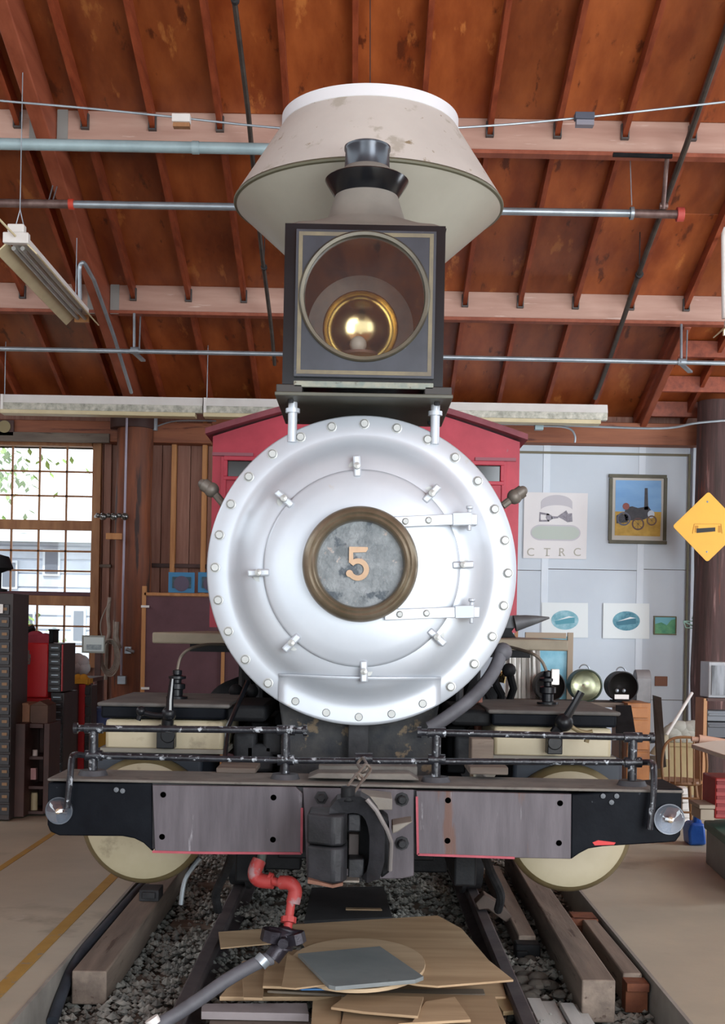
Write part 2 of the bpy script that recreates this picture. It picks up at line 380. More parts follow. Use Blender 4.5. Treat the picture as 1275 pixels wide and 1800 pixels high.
for k in range(-11,9):
    xa=X0+.58*k
    for i in range(len(ylines)-1):
        if i<1 and not -4<k<4: continue
        m=M(); dz=random.uniform(0,.006); slope(m,xa+.002,xa+.578,ylines[i]+.004,ylines[i+1]-.004,-.02,.0+dz); m.build('roof_panel',roofwood,ce,smooth=False)
hanger=mat('joist_hanger_steel','#4a4a4c','#5c5a58',6,.5,.5)
spans=[(4.0,8.4),(8.45,P1),(P1+.1,P2),(P2+.1,YW)]
for k in range(-11,10):
    xa=X0+.58*k
    if -2.92<xa<-2.6: continue
    for a,b in spans:
        m=M(); slope(m,xa-.022,xa+.022,a,b,.0,.15); m.build('rafter',rafterwood,ce)
    for py in (P1,P2):
        m=M(); zt=roofz(py)
        m.box((xa-.034,py-.045,zt-.16),(xa-.024,py-.002,zt-.04)); m.box((xa+.024,py-.045,zt-.16),(xa+.034,py-.002,zt-.04)); m.box((xa-.034,py-.045,zt-.17),(xa+.034,py-.002,zt-.158)); m.build('joist_hanger',hanger,ce)
for py in (8.36,P1,P2):
    h=.27 if py>9 else .27
    for x0,x1 in ((-9,-2.83),(-2.70,9)):
        m=M(); m.box((x0,py,roofz(py)-h),(x1,py+.09,roofz(py)+.0)); m.build('purlin',purlinwood if py>9 else mainwood,ce,bevel=.006)
        m=M(); m.box((x0,py-.015,roofz(py)-h-.035),(x1,py+.1,roofz(py)-h)); m.build('purlin_bottom_board',mainwood,ce,bevel=.003)
    for xs in (-2.69,-2.93):
        m=M(); m.box((xs,py-.012,roofz(py)-h-.04),(xs+.09,py-.002,roofz(py)-.0)); m.build('purlin_bracket',galv if py<9 else mat('grey_bracket','#8f8f8b'),ce)
m=M(); slope(m,-2.83,-2.70,4.0,YW,.0,.38); m.build('main_rafter',mainwood,ce,bevel=.012)
m=M(); slope(m,3.36,3.44,P2+.1,YW,.0,.28); m.build('main_rafter',mainwood,ce,bevel=.01)
for py in (13.9,14.6,15.15,11.8):
    m=M(); m.box((3.45,py,roofz(py)-.2),(6,py+.07,roofz(py)-.02)); m.build('purlin',rafterwood,ce)
# outside seen through the window
gr=struct('ground'); m=M(); m.box((-25,15.9,-.2),(25,45,-.05)); m.build('yard_ground',mat('pale_gravel','#9c988c','#b0aca0',6,.9),gr)
D=24.0
hs=thing('house','pale blue-grey clapboard house outside the window','house',(P(60,1100,D).x,D+2,-.05))
m=M(); a=P(-160,1000,D); b=P(175,1000,D); m.box((a.x,D,-.05),(b.x,D+4,3.25)); m.build('wall',mat('pale_blue_siding','#aab4c2','#bac4d2',3,.8),hs)
for i in range(11):
    m=M(); m.box((a.x-.02,D-.03,.2+i*.27),(b.x+.02,D,.2+i*.27+.24)); m.build('siding_board',mat('pale_blue_siding','#8f9aa8'),hs,bevel=.01)
m=M(); m.prism([(a.x-.3,D-.4,3.2),(a.x-.3,D+2,3.75),(a.x-.3,D+4.4,3.2)],(b.x-a.x+.6,0,0)); m.build('roof',mat('grey_shingle','#8a8f94'),hs)
for x0,x1,y0,y1 in ((75,105,965,1012),(0,30,985,1035),(125,150,1070,1130),(30,60,1075,1135),(-60,-30,985,1035)):
    m=M(); m.pbox(x0,y0,x1,y1,D-.08,.06); f=m.build('window',mat('house_window_trim','#c9d0d8'),hs)
    m=M(); m.pbox(x0+4,y0+4,x1-4,y1-4,D-.1,.03); m.build('pane',mat('dark_pane','#5f6874',rough=.2),f)
lf=mat('hedge_green','#5b7a3a','#8fae5a',9,.8)
for px,py,h in ((-20,800,1.2),(30,1150,.6)):
    ty=20 if h>1 else 18
    tr=thing('tree' if h>1 else 'shrub','green leafy tree outside the top left panes' if h>1 else 'low green shrub outside the bottom panes','tree' if h>1 else 'shrub',(P(px,1000,ty).x,ty,-.05))
    m=M(); m.cyl((tr.location.x,ty,-.05),(tr.location.x,ty,P(px,py,ty).z),.09,.05,8); m.build('trunk',oldwood,tr)
    m=M(); c=P(px,py,ty); rr=random.Random(8)
    for i in range(500):
        p=c+Vector((rr.gauss(0,.4),rr.gauss(0,.4),rr.gauss(0,.35)))*h; q=Vector((rr.uniform(-1,1),rr.uniform(-1,1),rr.uniform(-1,1))).normalized()*.09; u,v=ortho(q); m.add([p-q,p+u*.04,p+q,p-u*.04],[(0,1,2,3)])
    o=m.build('foliage',lf,tr,smooth=False)
# ================================================================ the locomotive
loco=thing('steam_locomotive','silver-fronted steam locomotive number 5 with a huge white cone stack and red cab','locomotive',(0,8,0))
SC=Vector((0,5.95,P(636,1003,5.95).z)); R0=.735
# smokebox and boiler
m=M(); m.lathe([(.70,-.03),(.715,-.05),(.715,-1.5),(.69,-1.5),(.69,-4.2),(0,-4.2)],SC,'y',64); m.build('boiler',iron,loco)
m=M(); m.lathe([(.0,-.02),(R0-.01,-.02),(R0,-.012),(R0,.012),(R0-.008,.02),(.645,.02),(.625,.024),(.605,.036),(.585,.058),(.566,.083),(.545,.104),(.52,.12),(.49,.131),(.462,.138),(.44,.142),(.0,.142)],SC,'y',128)
front=m.build('smokebox_front',silver,loco,ang=60)
m=M(); m.lathe([(.455,.136),(.458,.15),(.452,.158),(.445,.162),(.38,.176),(.30,.186),(.25,.19),(.0,.19)],SC+Vector((0,0,.004)),'y',96)
door=m.build('smokebox_door',silver,loco,ang=60)
# flange bolts
def bolt(parent,c,r=.02,h=.018,mt=silver2,name='bolt'):
    m=M(); m.lathe([(r*1.25,0),(r*1.25,.003),(r,.004),(r,h*.7),(r*.8,h),(0,h)],c,'y',10); return m.build(name,mt,parent,ang=50)
b0=None
for k in range(28):
    a=2*PI*k/28; d=Vector((math.sin(a),0,math.cos(a)))*.694
    if not b0: b0=bolt(front,SC+d+Vector((0,-.02,0))); base=d
    else: clone(b0,d-base,front)
# welded patch at the bottom
m=M(); x0,x1=P(490,1190,5.9).x,P(776,1190,5.9).x; zt=P(632,1188,5.9).z-SC.z
n=18
def prof_a(r):
    T=[(0,.142),(.44,.142),(.462,.138),(.49,.131),(.52,.12),(.545,.104),(.566,.083),(.585,.058),(.605,.036),(.625,.024),(.645,.02),(.735,.02),(.8,.02)]
    for i in range(len(T)-1):
        if r<=T[i+1][0]: f=(r-T[i][0])/(T[i+1][0]-T[i][0]); return T[i][1]+(T[i+1][1]-T[i][1])*f
    return .02
vs=[];fs=[]; nj=16
for i in range(n+1):
    x=x0+(x1-x0)*i/n; zb=-math.sqrt(max(.001,.732**2-x*x))
    for j in range(nj+1):
        zz=zt+(zb-zt)*j/nj; r=math.hypot(x,zz); vs.append(SC+Vector((x,-prof_a(r)-.007-(.007 if j<1 else 0),zz)))
for i in range(n):
    for j in range(nj): a=i*(nj+1)+j; fs.append((a,a+1,a+nj+2,a+nj+1))
m.add(vs,fs); o=m.build('patch_plate',silver,front,ang=70); sm=o.modifiers.new('solid','SOLIDIFY'); sm.thickness=.008; sm.offset=0
# door dogs (clamps)
dogs=[(628,820),(500,877),(455,1007),(513,1130),(640,1180),(768,1120),(814,993),(759,868)]
for px,py in dogs:
    c=P(px,py,5.79); d=(Vector((c.x,0,c.z))-Vector((SC.x,0,SC.z))).normalized(); t=Vector((-d.z,0,d.x)); c=Vector((c.x,5.79,c.z))
    m=M(); A=c-d*.05; B=c+d*.052
    m.bar(A,B,.034,.03,up=(0,-1,0)); m.bar(B-d*.02,B+Vector((0,.05,0))-d*.02,.03,.03,up=d); cl=m.build('door_clamp',silver,door,bevel=.008)
    m=M(); m.lathe([(.016,0),(.016,.03),(.0,.034)],c+Vector((0,-.015,0)),'y',8); m.lathe([(.03,-.03),(.03,-.026),(0,-.026)],c+t*.01,'y',16); cb=m.build_split('clamp_stud',silver2,door,ang=40)
# hinges
for yy,(xa,xb) in ((915,(690,830)),(1078,(676,834))):
    c0=P(xa,yy+3,5.74); c1=P(xb-30,yy-2,5.76); c2=P(xb,yy-3,5.75)
    m=M(); m.bar(c0,c1,.05,.018,up=(0,-1,0)); m.bar(c1-Vector((.01,.0,0)),c2,.06,.035,up=(0,-1,0)); m.obox((c1+c2)/2+Vector((.02,.05,0)),(.09,.09,.05)); m.cyl(c2+Vector((-.012,0,-.055)),c2+Vector((-.012,0,.045)),.011,n=10); m.cyl(c2+Vector((-.012,0,.045)),c2+Vector((-.012,0,.06)),.017,n=8)
    m.build('door_hinge',silver,door,bevel=.004)
    for fx in (.2,.55):
        bolt(door,c0+(c1-c0)*fx*1.05+Vector((0,-.009,0)),.014,.014,silver2,'hinge_bolt')
# number plate
NC=Vector((P(633.5,991.5,5.72).x,5.755,P(633.5,991.5,5.72).z))
m=M(); m.lathe([(.262,.0),(.266,.03),(.262,.055),(.25,.072),(.236,.078),(.226,.07),(.215,.076),(.206,.07),(.2,.05),(.197,.02),(.197,.0)],NC,'y',96,close=True); m.build('number_ring',brassdark,door,ang=50)
npm=mat('mottled_number_plate','#555b5e','#7d8284',14,.5,.25,.4,c3='#9a8f88',s3=22,t3=.62,c4='#3f474e',s4=11,t4=.56)
m=M(); m.lathe([(.0,.012),(.2,.012),(.2,.0)],NC,'y',64); plate=m.build('number_plate',npm,door)
# the figure 5
def five(c,h,mt,parent):
    s=h/10; y=c.y; m=M(); W=lambda a,b: Vector((c.x+a*s,y,c.z+b*s))
    T=(0,-.014,0); T2=(0,-.015,0); T3=(0,-.0135,0)
    m.prism([W(-2.6,5),W(2.9,5),W(3.0,4.4),W(2.4,3.5),W(-1.5,3.3),W(-1.5,3.2),W(-2.5,3.0)],T)
    m.prism([W(-2.6,4.8),W(-1.5,4.8),W(-1.3,1.2),W(-2.6,.2)],T2)
    cx,cz=.1,-1.7; R,r=3.3,1.75; a0,a1=142,-158; n=26
    for i in range(n):
        p=math.radians(a0+(a1-a0)*i/n); q=math.radians(a0+(a1-a0)*(i+1)/n)
        m.prism([W(cx+math.cos(p)*R,cz+math.sin(p)*R),W(cx+math.cos(q)*R,cz+math.sin(q)*R),W(cx+math.cos(q)*r,cz+math.sin(q)*r),W(cx+math.cos(p)*r,cz+math.sin(p)*r)],T)
    m.cyl(W(-2.35,-2.9),W(-2.35,-2.9)+Vector(T3),1.05*s,n=16)
    return m.build('number_five',mt,parent,smooth=False)
five(Vector((P(629,991,5.73).x,5.744,P(629,991,5.73).z)),.155,mat('bronze_figure','#a08468','#b3977c',8,.5,.3),door)
# saddle and frames
m=M(); z0,z1=1.0,1.5
m.prism([(-.42,6.12,.8),(.42,6.12,.8),(.36,6.12,1.12),(.40,6.12,1.38),(-.40,6.12,1.38),(-.36,6.12,1.12)],(0,.8,0)); m.build('saddle',mat('greasy_saddle_iron','#2a2d31','#454443',9,.7,.0,.4,c3='#6d5f4d',s3=11,t3=.57,spec=.2),loco,bevel=.01)
m=M(); m.box((-.05,6.04,.9),(.05,6.14,1.45)); m.build('saddle_rib',iron,loco,bevel=.005)
for s in (-1,1):
    m=M(); m.box((s*.44,5.6,.55),(s*.54,12,.95)); m.build('frame_rail',irondk,loco,bevel=.01)
    m=M(); m.box((s*.46,6.5,.95),(s*.56,7.4,1.2)); m.build('guide_yoke',irondk,loco,bevel=.01)
m=M(); m.box((-.44,7.0,.4),(.44,7.15,.9)); m.box((-.44,9,.5),(.44,9.2,1.6)); m.build('frame_crosspiece',irondk,loco,bevel=.01)
# lead truck
for yc in (8.25,):
    m=M(); m.cyl((-.9,yc,.33),(.9,yc,.33),.06,n=16); m.build('axle',irondk,loco)
    for s in (-1,1):
        m=M(); m.lathe([(0,.05),(.08,.07),(.10,.02),(.25,.01),(.28,.06),(.33,.055),(.33,-.04),(.36,-.05),(.36,-.075),(.0,-.06)],(s*.76,yc,.33),'x',40)
        if s<0: m.v=[Vector((2*s*.76-v.x,v.y,v.z)) for v in m.v]
        m.build('truck_wheel',iron,loco)
        m=M(); m.box((s*.35,yc-.75,.42),(s*.50,yc+.5,.55)); m.box((s*.34,yc-.55,.2),(s*.56,yc-.4,.5)); m.build('truck_frame',irondk,loco,bevel=.01)
for yc in (9.6,11.0):
    for s in (-1,1):
        m=M(); m.lathe([(0,.05),(.12,.08),(.14,.02),(.42,.01),(.46,.06),(.52,.055),(.52,-.04),(.55,-.05),(.55,-.075),(.0,-.06)],(s*.76,yc,.52),'x',48)
        if s<0: m.v=[Vector((2*s*.76-v.x,v.y,v.z)) for v in m.v]
        m.build('driving_wheel',irondk,loco)
# brake hangers dropping below the beam
for s,px in ((-1,398),(1,862)):
    m=M(); m.tube(smoothpath([P(px-12*s,1497,6.6),P(px,1530,6.8),P(px+18*s,1570,7.0),P(px+14*s,1600,7.2)]),.025,8); m.build('brake_hanger',iron,loco)
m=M(); m.tube(smoothpath([P(352,1508,6.2),P(326,1545,6.2),P(318,1590,6.2)]),.012,8); m.build('drain_pipe',galv,loco)
# cylinders
for s in (-1,1):
    cx=s*1.035; cz=.74
    m=M(); m.lathe([(.30,-.03),(.31,-.05),(.31,-.08),(.27,-.10),(.27,-.75),(.31,-.77),(.31,-.85),(0,-.85)],(cx,6.1,cz),'y',64); m.build('cylinder',irondk,loco)
    m=M(); m.lathe([(0,.045),(.10,.044),(.20,.038),(.262,.028),(.283,.018)],(cx,6.1,cz),'y',64); hd=m.build('cylinder_head_cover',tanpaint,loco,ang=60)
    m=M(); m.lathe([(.281,.02),(.296,.006),(.31,-.015),(.31,-.05),(.25,-.05)],(cx,6.1,cz),'y',64); m.build('head_rim',tanedge,hd,ang=60)
    # casting between cylinder and chest
    m=M(); m.box((cx-.27,6.16,.8),(cx+.27,6.95,1.08)); m.build('cylinder_casting',mat('navy_casting','#20262f','#2c333d',5,.6),loco,bevel=.02)
    # steam chest
    xa,xb=(s*.655,s*1.225)
    m=M(); m.box((xa,6.05,1.085),(xb,6.85,1.235)); ch=m.build('steam_chest',tanpaint,loco,bevel=.018)
    m=M(); m.box((xa-s*.02,6.03,1.09-.015),(xb+s*.02,6.9,1.09+.008)); m.build('chest_base_flange',mat('dusty_tan','#6d6a60'),ch,bevel=.004)
    m=M(); m.box((xa-s*.012,6.035,1.24),(xb+s*.02,6.9,1.305)); ld=m.build('chest_lid',blackworn,loco,bevel=.012)
    m=M(); m.box((xa-s*.035,6.01,1.298),(xb+s*.035,6.95,1.318)); m.build('lid_top_plate',mat('dusty_lid','#4e4c4a','#63605c',7,.8,.2,.2),ld,bevel=.012)
    m=M(); m.box((s*.45,6.1,1.23),(xa,6.8,1.31)); m.build('steam_duct',irondk,loco,bevel=.02)
# front strap and lever on each chest
def leverset(s):
    if s<0:
        m=M(); m.box((P(277,1290,6.0).x,5.97,P(290,1315,6.0).z),(P(308,1290,6.0).x,6.05,P(290,1275,6.0).z)); a=P(296,1300,5.98)
        m.cyl(a+Vector((0,-.02,.02)),a+Vector((0,.02,.02)),.035,n=20)
        m.tube([P(294,1280,5.96),P(297,1250,5.95)],.03,12); m.sphere(P(297,1255,5.94),.036)
        m.build('chest_bracket',black,loco,bevel=.004)
        m=M(); m.tube([P(298,1262,5.93),P(299,1230,5.93),P(303,1193,5.93)],.016,10,rs=[.02,.017,.011]); m.build('chest_lever',blackgloss,loco)
        m=M(); m.tube(smoothpath([P(292,1258,5.93),P(270,1257,5.93),P(250,1252,5.93)]),.013,10); m.sphere(P(248,1250,5.93),.024); m.tube([P(249,1250,5.93),P(243,1266,5.93)],.012,8); m.build('drain_cock',black,loco)
    else:
        m=M(); m.box((P(962,1290,6.0).x,5.97,P(975,1325,6.0).z),(P(988,1290,6.0).x,6.05,P(975,1290,6.0).z)); a=P(975,1305,5.98)
        m.cyl(a+Vector((0,-.02,0)),a+Vector((0,.02,0)),.035,n=20); m.sphere(P(992,1270,5.93),.045)
        m.tube([P(975,1290,5.95),P(992,1268,5.93)],.028,10)
        m.build('chest_bracket',black,loco,bevel=.004)
        m=M(); m.tube([P(996,1262,5.92),P(1010,1238,5.92),P(1022,1216,5.92)],.016,10,rs=[.022,.017,.019]); m.build('chest_lever',blackgloss,loco)
        m=M(); m.tube(smoothpath([P(996,1270,5.93),P(1012,1282,5.93),P(1030,1288,5.93),P(1042,1286,5.93)]),.011,10); m.tube([P(1036,1287,5.93),P(1031,1305,5.93)],.012,8); m.build('drain_cock',tanedge,loco)
leverset(-1); leverset(1)
# lubricators with curved feed pipes
def lub(x,y0,y1,D,pipe):
    m=M(); k=D/F; zt=P(x,y0,D); zb=P(x,y1,D); h=zt.z-zb.z; c=Vector((zb.x,D,zb.z))
    m.lathe([(.055,0),(.055,.012),(.03,.016),(.03,h*.3),(.042,h*.34),(.042,h*.5),(.022,h*.54),(.022,h*.64),(.045,h*.68),(.045,h*.76),(.018,h*.8),(.024,h*.82),(.024,h*.96),(.0,h)],c,'z',20); m.build('lubricator',black,loco)
    m=M(); m.tube(smoothpath([P(a,b,d) for a,b,d in pipe]),.008,8); m.build('feed_pipe',mat('dull_copper','#5e564e','#766c60',5,.5,.5),loco)
lub(311,1176,1228,6.4,[(312,1178,6.4),(318,1155,6.4),(335,1140,6.4),(365,1133,6.5),(400,1133,6.6)])
lub(963,1178,1238,6.4,[(961,1180,6.4),(953,1163,6.4),(938,1150,6.4),(912,1141,6.5),(878,1133,6.6)])
m=M(); a=P(976,1190,6.38); m.box((a.x-.02,6.36,a.z-.04),(a.x+.02,6.4,a.z+.04)); m.build('oil_tag',white,loco,bevel=.004)
# running boards
for s in (-1,1):
    m=M(); m.box((s*.6,7.3,1.585),(s*1.215,9.9,1.65)); m.build('running_board',mat('dusty_running_board','#7c7464','#918876',4,.7),loco,bevel=.01)
    m=M(); m.box((s*.65,7.35,1.54),(s*1.0,7.42,1.585)); m.bar((s*.72,7.38,1.55),(s*.6,7.38,1.2),.03,.03); m.build('board_bracket',irondk,loco)
    m=M(); m.lathe([(0,.04),(.12,.03),(.20,.0),(.235,-.05),(.235,-1.6),(0,-1.65)],(s*.72,7.6,1.14),'y',40); m.build('air_reservoir',irondk,loco)
    m=M(); m.tube([(s*.70,7.45,1.0),(s*.70,7.45,1.58)],.02,8); m.tube([(s*.55,6.9,.95),(s*.55,6.9,1.5)],.025,8); m.build_split('reservoir_strut',iron,loco)
# exhaust and sand pipes
m=M(); m.tube(smoothpath([P(884,1140,6.15),P(868,1180,6.1),P(835,1222,6.0),P(790,1258,5.95),P(755,1280,5.95)]),.033,14); m.sphere(P(884,1146,6.15),.047); m.build('steam_hose',rubber,loco)
m=M(); m.tube([P(436,1198,6.1),P(418,1240,6.0),P(401,1278,5.9),P(394,1345,5.85)],.012,8); m.build('sand_pipe',blackgloss,loco)
m=M(); rr=random.Random(4)
for px,py in ((445,1215),(462,1240),(430,1232),(850,1205),(866,1190),(895,1178),(842,1230),(415,1215)):
    a=P(px,py,6.9); b=a+Vector((rr.uniform(-.1,.1),.1,-rr.uniform(.15,.35))); m.tube([a,(a+b)/2+Vector((.03,0,0)),b],.022,8); m.sphere(a,.04,10,6)
m.build_split('pipework',irondk,loco)
m=M()
for px,py,w_ in ((480,1300,18),(455,1330,26),(430,1310,20),(820,1315,20)):
    m.pbox(px-w_,py-22,px+w_,py+28,6.3,.2)
m.build_split('frame_block',iron,loco,bevel=.02)
m=M(); m.pbox(829,1299,868,1345,5.75,.15); m.build('wooden_wedge',oldwood,loco,bevel=.006)
m=M(); m.pbox(826,1348,894,1362,5.55,.3); m.build('wooden_shim',oldwood,loco,bevel=.006)
m=M(); m.pbox(380,1350,450,1360,5.6,.25); m.build('wooden_shim',oldwood,loco,bevel=.006)
m=M(); m.cyl(P(888,1170,7.0),P(882,1200,7.0),.02,n=10); m.sphere(P(876,1182,7.0),.03); m.build('brass_valve',brass,loco)
m=M(); m.tube([P(842,1222,6.6),P(840,1295,6.6)],.02,8); m.build('copper_pipe',mat('copper_brown','#7a4a3c'),loco)
# cab
CY=9.9; cz=lambda x,y: P(x,y,CY).z
xl,xr=P(372,900,CY).x,P(912,900,CY).x
m=M(); ze=cz(640,772); zp=cz(640,697)
N=14; top=[]
for i in range(N+1):
    t=i/N; x=xl+(xr-xl)*t; u=abs(2*t-1); top.append((x,CY,ze+(zp-ze)*(1-u**1.25)))
wz0,wz1=cz(640,842),cz(640,814)
m.prism([(xl,CY,wz1)]+[Vector(p) for p in top]+[(xr,CY,wz1)],(0,.05,0))
wl0,wl1=P(400,830,CY).x,P(445,830,CY).x; wr0,wr1=P(835,830,CY).x,P(880,830,CY).x
m.box((xl,CY,1.68),(wl0,CY+.05,wz1)); m.box((wr1,CY,1.68),(xr,CY+.05,wz1)); m.box((wl0,CY,1.68),(wl1,CY+.05,wz0)); m.box((wr0,CY,1.68),(wr1,CY+.05,wz0)); m.box((wl1,CY,1.68),(wr0,CY+.05,wz1))
cab=m.build('cab_front',redpaint,loco,smooth=False)
m=M(); m.box((xl,CY+.05,1.68),(xl+.05,CY+2,ze)); m.build('cab_side',redpaint,loco); m=M(); m.box((xr-.05,CY+.05,1.68),(xr,CY+2,ze)); m.build('cab_side',redpaint,loco)
m=M(); 
rt=[]
for i in range(N+1):
    t=i/N; x=(xl-.05)+(xr-xl+.1)*t; u=abs(2*t-1); rt.append((x,ze+(zp-ze)*(1-u**1.25)))
m.prism([Vector((x,CY-.1,z+.005)) for x,z in rt]+[Vector((x,CY-.1,z+.05)) for x,z in reversed(rt)],(0,2.3,0)); m.build('cab_roof',redroof,loco,smooth=False)
for x0,x1 in ((wl0,wl1),(wr0,wr1)):
    m=M(); m.box((x0-.03,CY-.02,wz1),(x1+.03,CY,wz1+.035)); m.box((x0-.03,CY-.02,wz0-.03),(x1+.03,CY,wz0)); m.box((x0-.03,CY-.02,wz0),(x0,CY,wz1)); m.box((x1,CY-.02,wz0),(x1+.03,CY,wz1)); f=m.build('cab_window_frame',redpaint,cab,bevel=.004)
    m=M(); m.box((x0,CY+.02,wz0),(x1,CY+.03,wz1)); m.build('cab_window_pane',mat('dark_cab_glass','#191c1c',rough=.1),cab)
for x in (wl0-.03,wr1+.03):
    m=M(); m.box((x-.02,CY-.018,1.68),(x+.02,CY,wz1+.03)); m.build('cab_trim',redpaint,cab,bevel=.003)
m=M(); m.box((wl0-.12,CY-.025,wz1+.035),(wl1,CY,wz1+.06)); m.box((wr0,CY-.025,wz1+.035),(wr1+.12,CY,wz1+.06)); m.build_split('drip_rail',mat('worn_red','#8f5560'),cab)
m=M(); m.box((-.9,CY+.1,.6),(.9,CY+2,1.68)); m.build('cab_footing',irondk,loco)
# flag brackets on the smokebox sides
for pa,pb,pc in (((357,851),(372,861),(398,892)),((919,863),(905,873),(884,889))):
    m=M(); a,b,c=[P(x,y,6.15) for x,y in (pa,pb,pc)]
    m.cyl(a,b,.032,n=16); m.sphere(b,.038); m.tube([b,c],.02,10); m.sphere(a,.025); m.build('flag_bracket',mat('brown_grey_iron','#5c5650','#746d64',6,.5,.3),loco)
# headlight platform
PY=2.76
m=M(); m.box((-.415,5.75,PY),(.405,6.57,PY+.018)); plat=m.build('headlight_platform',mat('green_grey_sheet','#4b4b42','#5a5a50',3,.5,.2),loco,bevel=.004)
m=M()
for x in (-.385,.375):
    for y in (5.85,6.4): m.cyl((x*.9,y,PY-.015),(x*.9,y,PY),.014,n=8)
m.build_split('platform_bolt',iron,plat)
for px in (514,766):
    a=P(px,735,5.9); z0=SC.z+math.sqrt(.735**2-a.x**2)-.05
    m=M(); m.cyl((a.x,5.93,z0),(a.x,5.93,PY),.022,n=14); m.cyl((a.x,5.93,PY-.05),(a.x,5.93,PY-.03),.034,n=12); m.build('platform_post',silver,loco)
for x0,x1 in ((-.41,-.29),(.275,.40)):
    m=M(); m.box((x0,5.77,PY+.018),(x1,6.5,PY+.056)); m.build('platform_block',mat('dark_block','#33302e'),loco,bevel=.004)
# headlight
HL=Vector((P(640,525,5.8).x-.0,5.8,0)); zb=P(640,678,5.8).z; zt_=P(640,396,5.8).z
hx0,hx1=P(499,540,5.8).x,P(781,540,5.8).x; hc=Vector(((hx0+hx1)/2+.002,5.8,P(640,525,5.8).z+.0))
hw=(hx1-hx0)/2
m=M()
for a,b in (((hx0,5.8,zb),(hx0+.02,6.5,zt_)),((hx1-.02,5.8,zb),(hx1,6.5,zt_)),((hx0,5.8,zb),(hx1,6.5,zb+.02)),((hx0,5.8,zt_-.02),(hx1,6.5,zt_)),((hx0,6.48,zb),(hx1,6.5,zt_))): m.box(a,b)
case=m.build('headlight_case',blackgloss,loco,smooth=False)
def ringface(m,x0,x1,z0,z1,c,r,y,dep,n=96):
    vs=[];fs=[]
    def sq(a):
        dx,dz=math.cos(a),math.sin(a); t=1e9
        if dx>0: t=min(t,(x1-c.x)/dx)
        if dx<0: t=min(t,(x0-c.x)/dx)
        if dz>0: t=min(t,(z1-c.z)/dz)
        if dz<0: t=min(t,(z0-c.z)/dz)
        return (c.x+dx*t,c.z+dz*t)
    angs=[2*PI*i/n for i in range(n)]+[math.atan2(z-c.z,x-c.x)%(2*PI) for x in (x0,x1) for z in (z0,z1)]
    angs=sorted(set(angs)); n=len(angs)
    for yy in (y,y+dep):
        for a in angs: vs.append((c.x+math.cos(a)*r,yy,c.z+math.sin(a)*r))
        for a in angs: q=sq(a); vs.append((q[0],yy,q[1]))
    for i in range(n):
        j=(i+1)%n; fs+=[(i,j,n+j,n+i),(2*n+i,3*n+i,3*n+j,2*n+j),(i,2*n+i,2*n+j,j),(n+i,n+j,3*n+j,3*n+i)]
    m.add(vs,fs)
r_=.288
bluegrey=mat('blue_grey_enamel','#2f3238','#3d4048',4,.3,.1,0,c3='#5c5c58',s3=16,t3=.68)
m=M(); ringface(m,hx0,hx1,zb,zt_,hc,r_+.01,5.79,.03); m.build('front_casing',blackgloss,case)
dx0,dx1=P(519,540,5.77).x,P(765,540,5.77).x; dz0,dz1=P(640,664,5.77).z,P(640,405,5.77).z
m=M(); ringface(m,dx0,dx1,dz0,dz1,hc,r_,5.765,.03); dr=m.build('headlight_door',bluegrey,case,bevel=.003)
pin=mat('tan_pinstripe','#5f5747','#73694f',10,.5)
m=M(); e=.03; 
for a,b in (((dx0+.012,5.762,dz0+e),(dx0+e,5.766,dz1-e)),((dx1-e,5.762,dz0+e),(dx1-.012,5.766,dz1-e)),((dx0+.012,5.762,dz0+.012),(dx1-.012,5.766,dz0+e)),((dx0+.012,5.762,dz1-e),(dx1-.012,5.766,dz1-.012))): m.box(a,b)
m.build('pinstripe',pin,case)
m=M(); m.lathe([(r_+.012,-.03),(r_+.014,.012),(r_+.006,.02),(r_-.008,.018),(r_-.012,.005),(r_-.012,-.03)],Vector((hc.x,5.765,hc.z)),'y',96,close=True); m.build('glass_bezel',mat('bezel_brass','#57534a','#6a6556',6,.4,.5),case,ang=50)
m=M(); m.lathe([(r_-.004,0),(0,.002)],Vector((hc.x,5.77,hc.z)),'y',64); m.build('glass',glasshl,case)
m=M(); m.box((P(519,540,5.77).x,5.77,P(640,682,5.77).z),(P(765,540,5.77).x,5.79,P(640,671,5.77).z)); m.build('case_sill',mat('chipped_sill','#6f7a74','#8f8f80',20,.6,0,.2,c3='#4a3a2c',s3=25,t3=.6),case,bevel=.003)
# inside: back board boards and reflector
rc=Vector((P(634,578,6.28).x,6.28,P(634,578,6.28).z))
m=M(); bowl=[(.188,.0)]+[(.188*math.cos(a),-.125*math.sin(a)) for a in [i*PI/2/14 for i in range(1,14)]]+[(0.0,-.125)]
m.lathe(bowl,rc,'y',64); m.build('reflector',brass,case,ang=80)
m=M(); m.lathe([(.262,.0),(.265,.012),(.19,.012),(.19,.0)],rc,'y',64,close=True); m.build('reflector_rim',mat('rim_grey','#4f504c','#605f58',8,.45,.4),case)
m=M(); m.sphere(rc+Vector((-.01,-.03,-.085)),.042,20,12); m.build('burner_globe',mat('frosted_glass','#cfc6b4',rough=.5),case)
m=M(); m.lathe([(.0,0),(.085,.0),(.09,.012),(0,.014)],rc+Vector((0,-.05,-.145)),'z',32); m.build('burner_tray',mat('pinkish_tray','#9a7a6a',rough=.4,metal=.4),case)
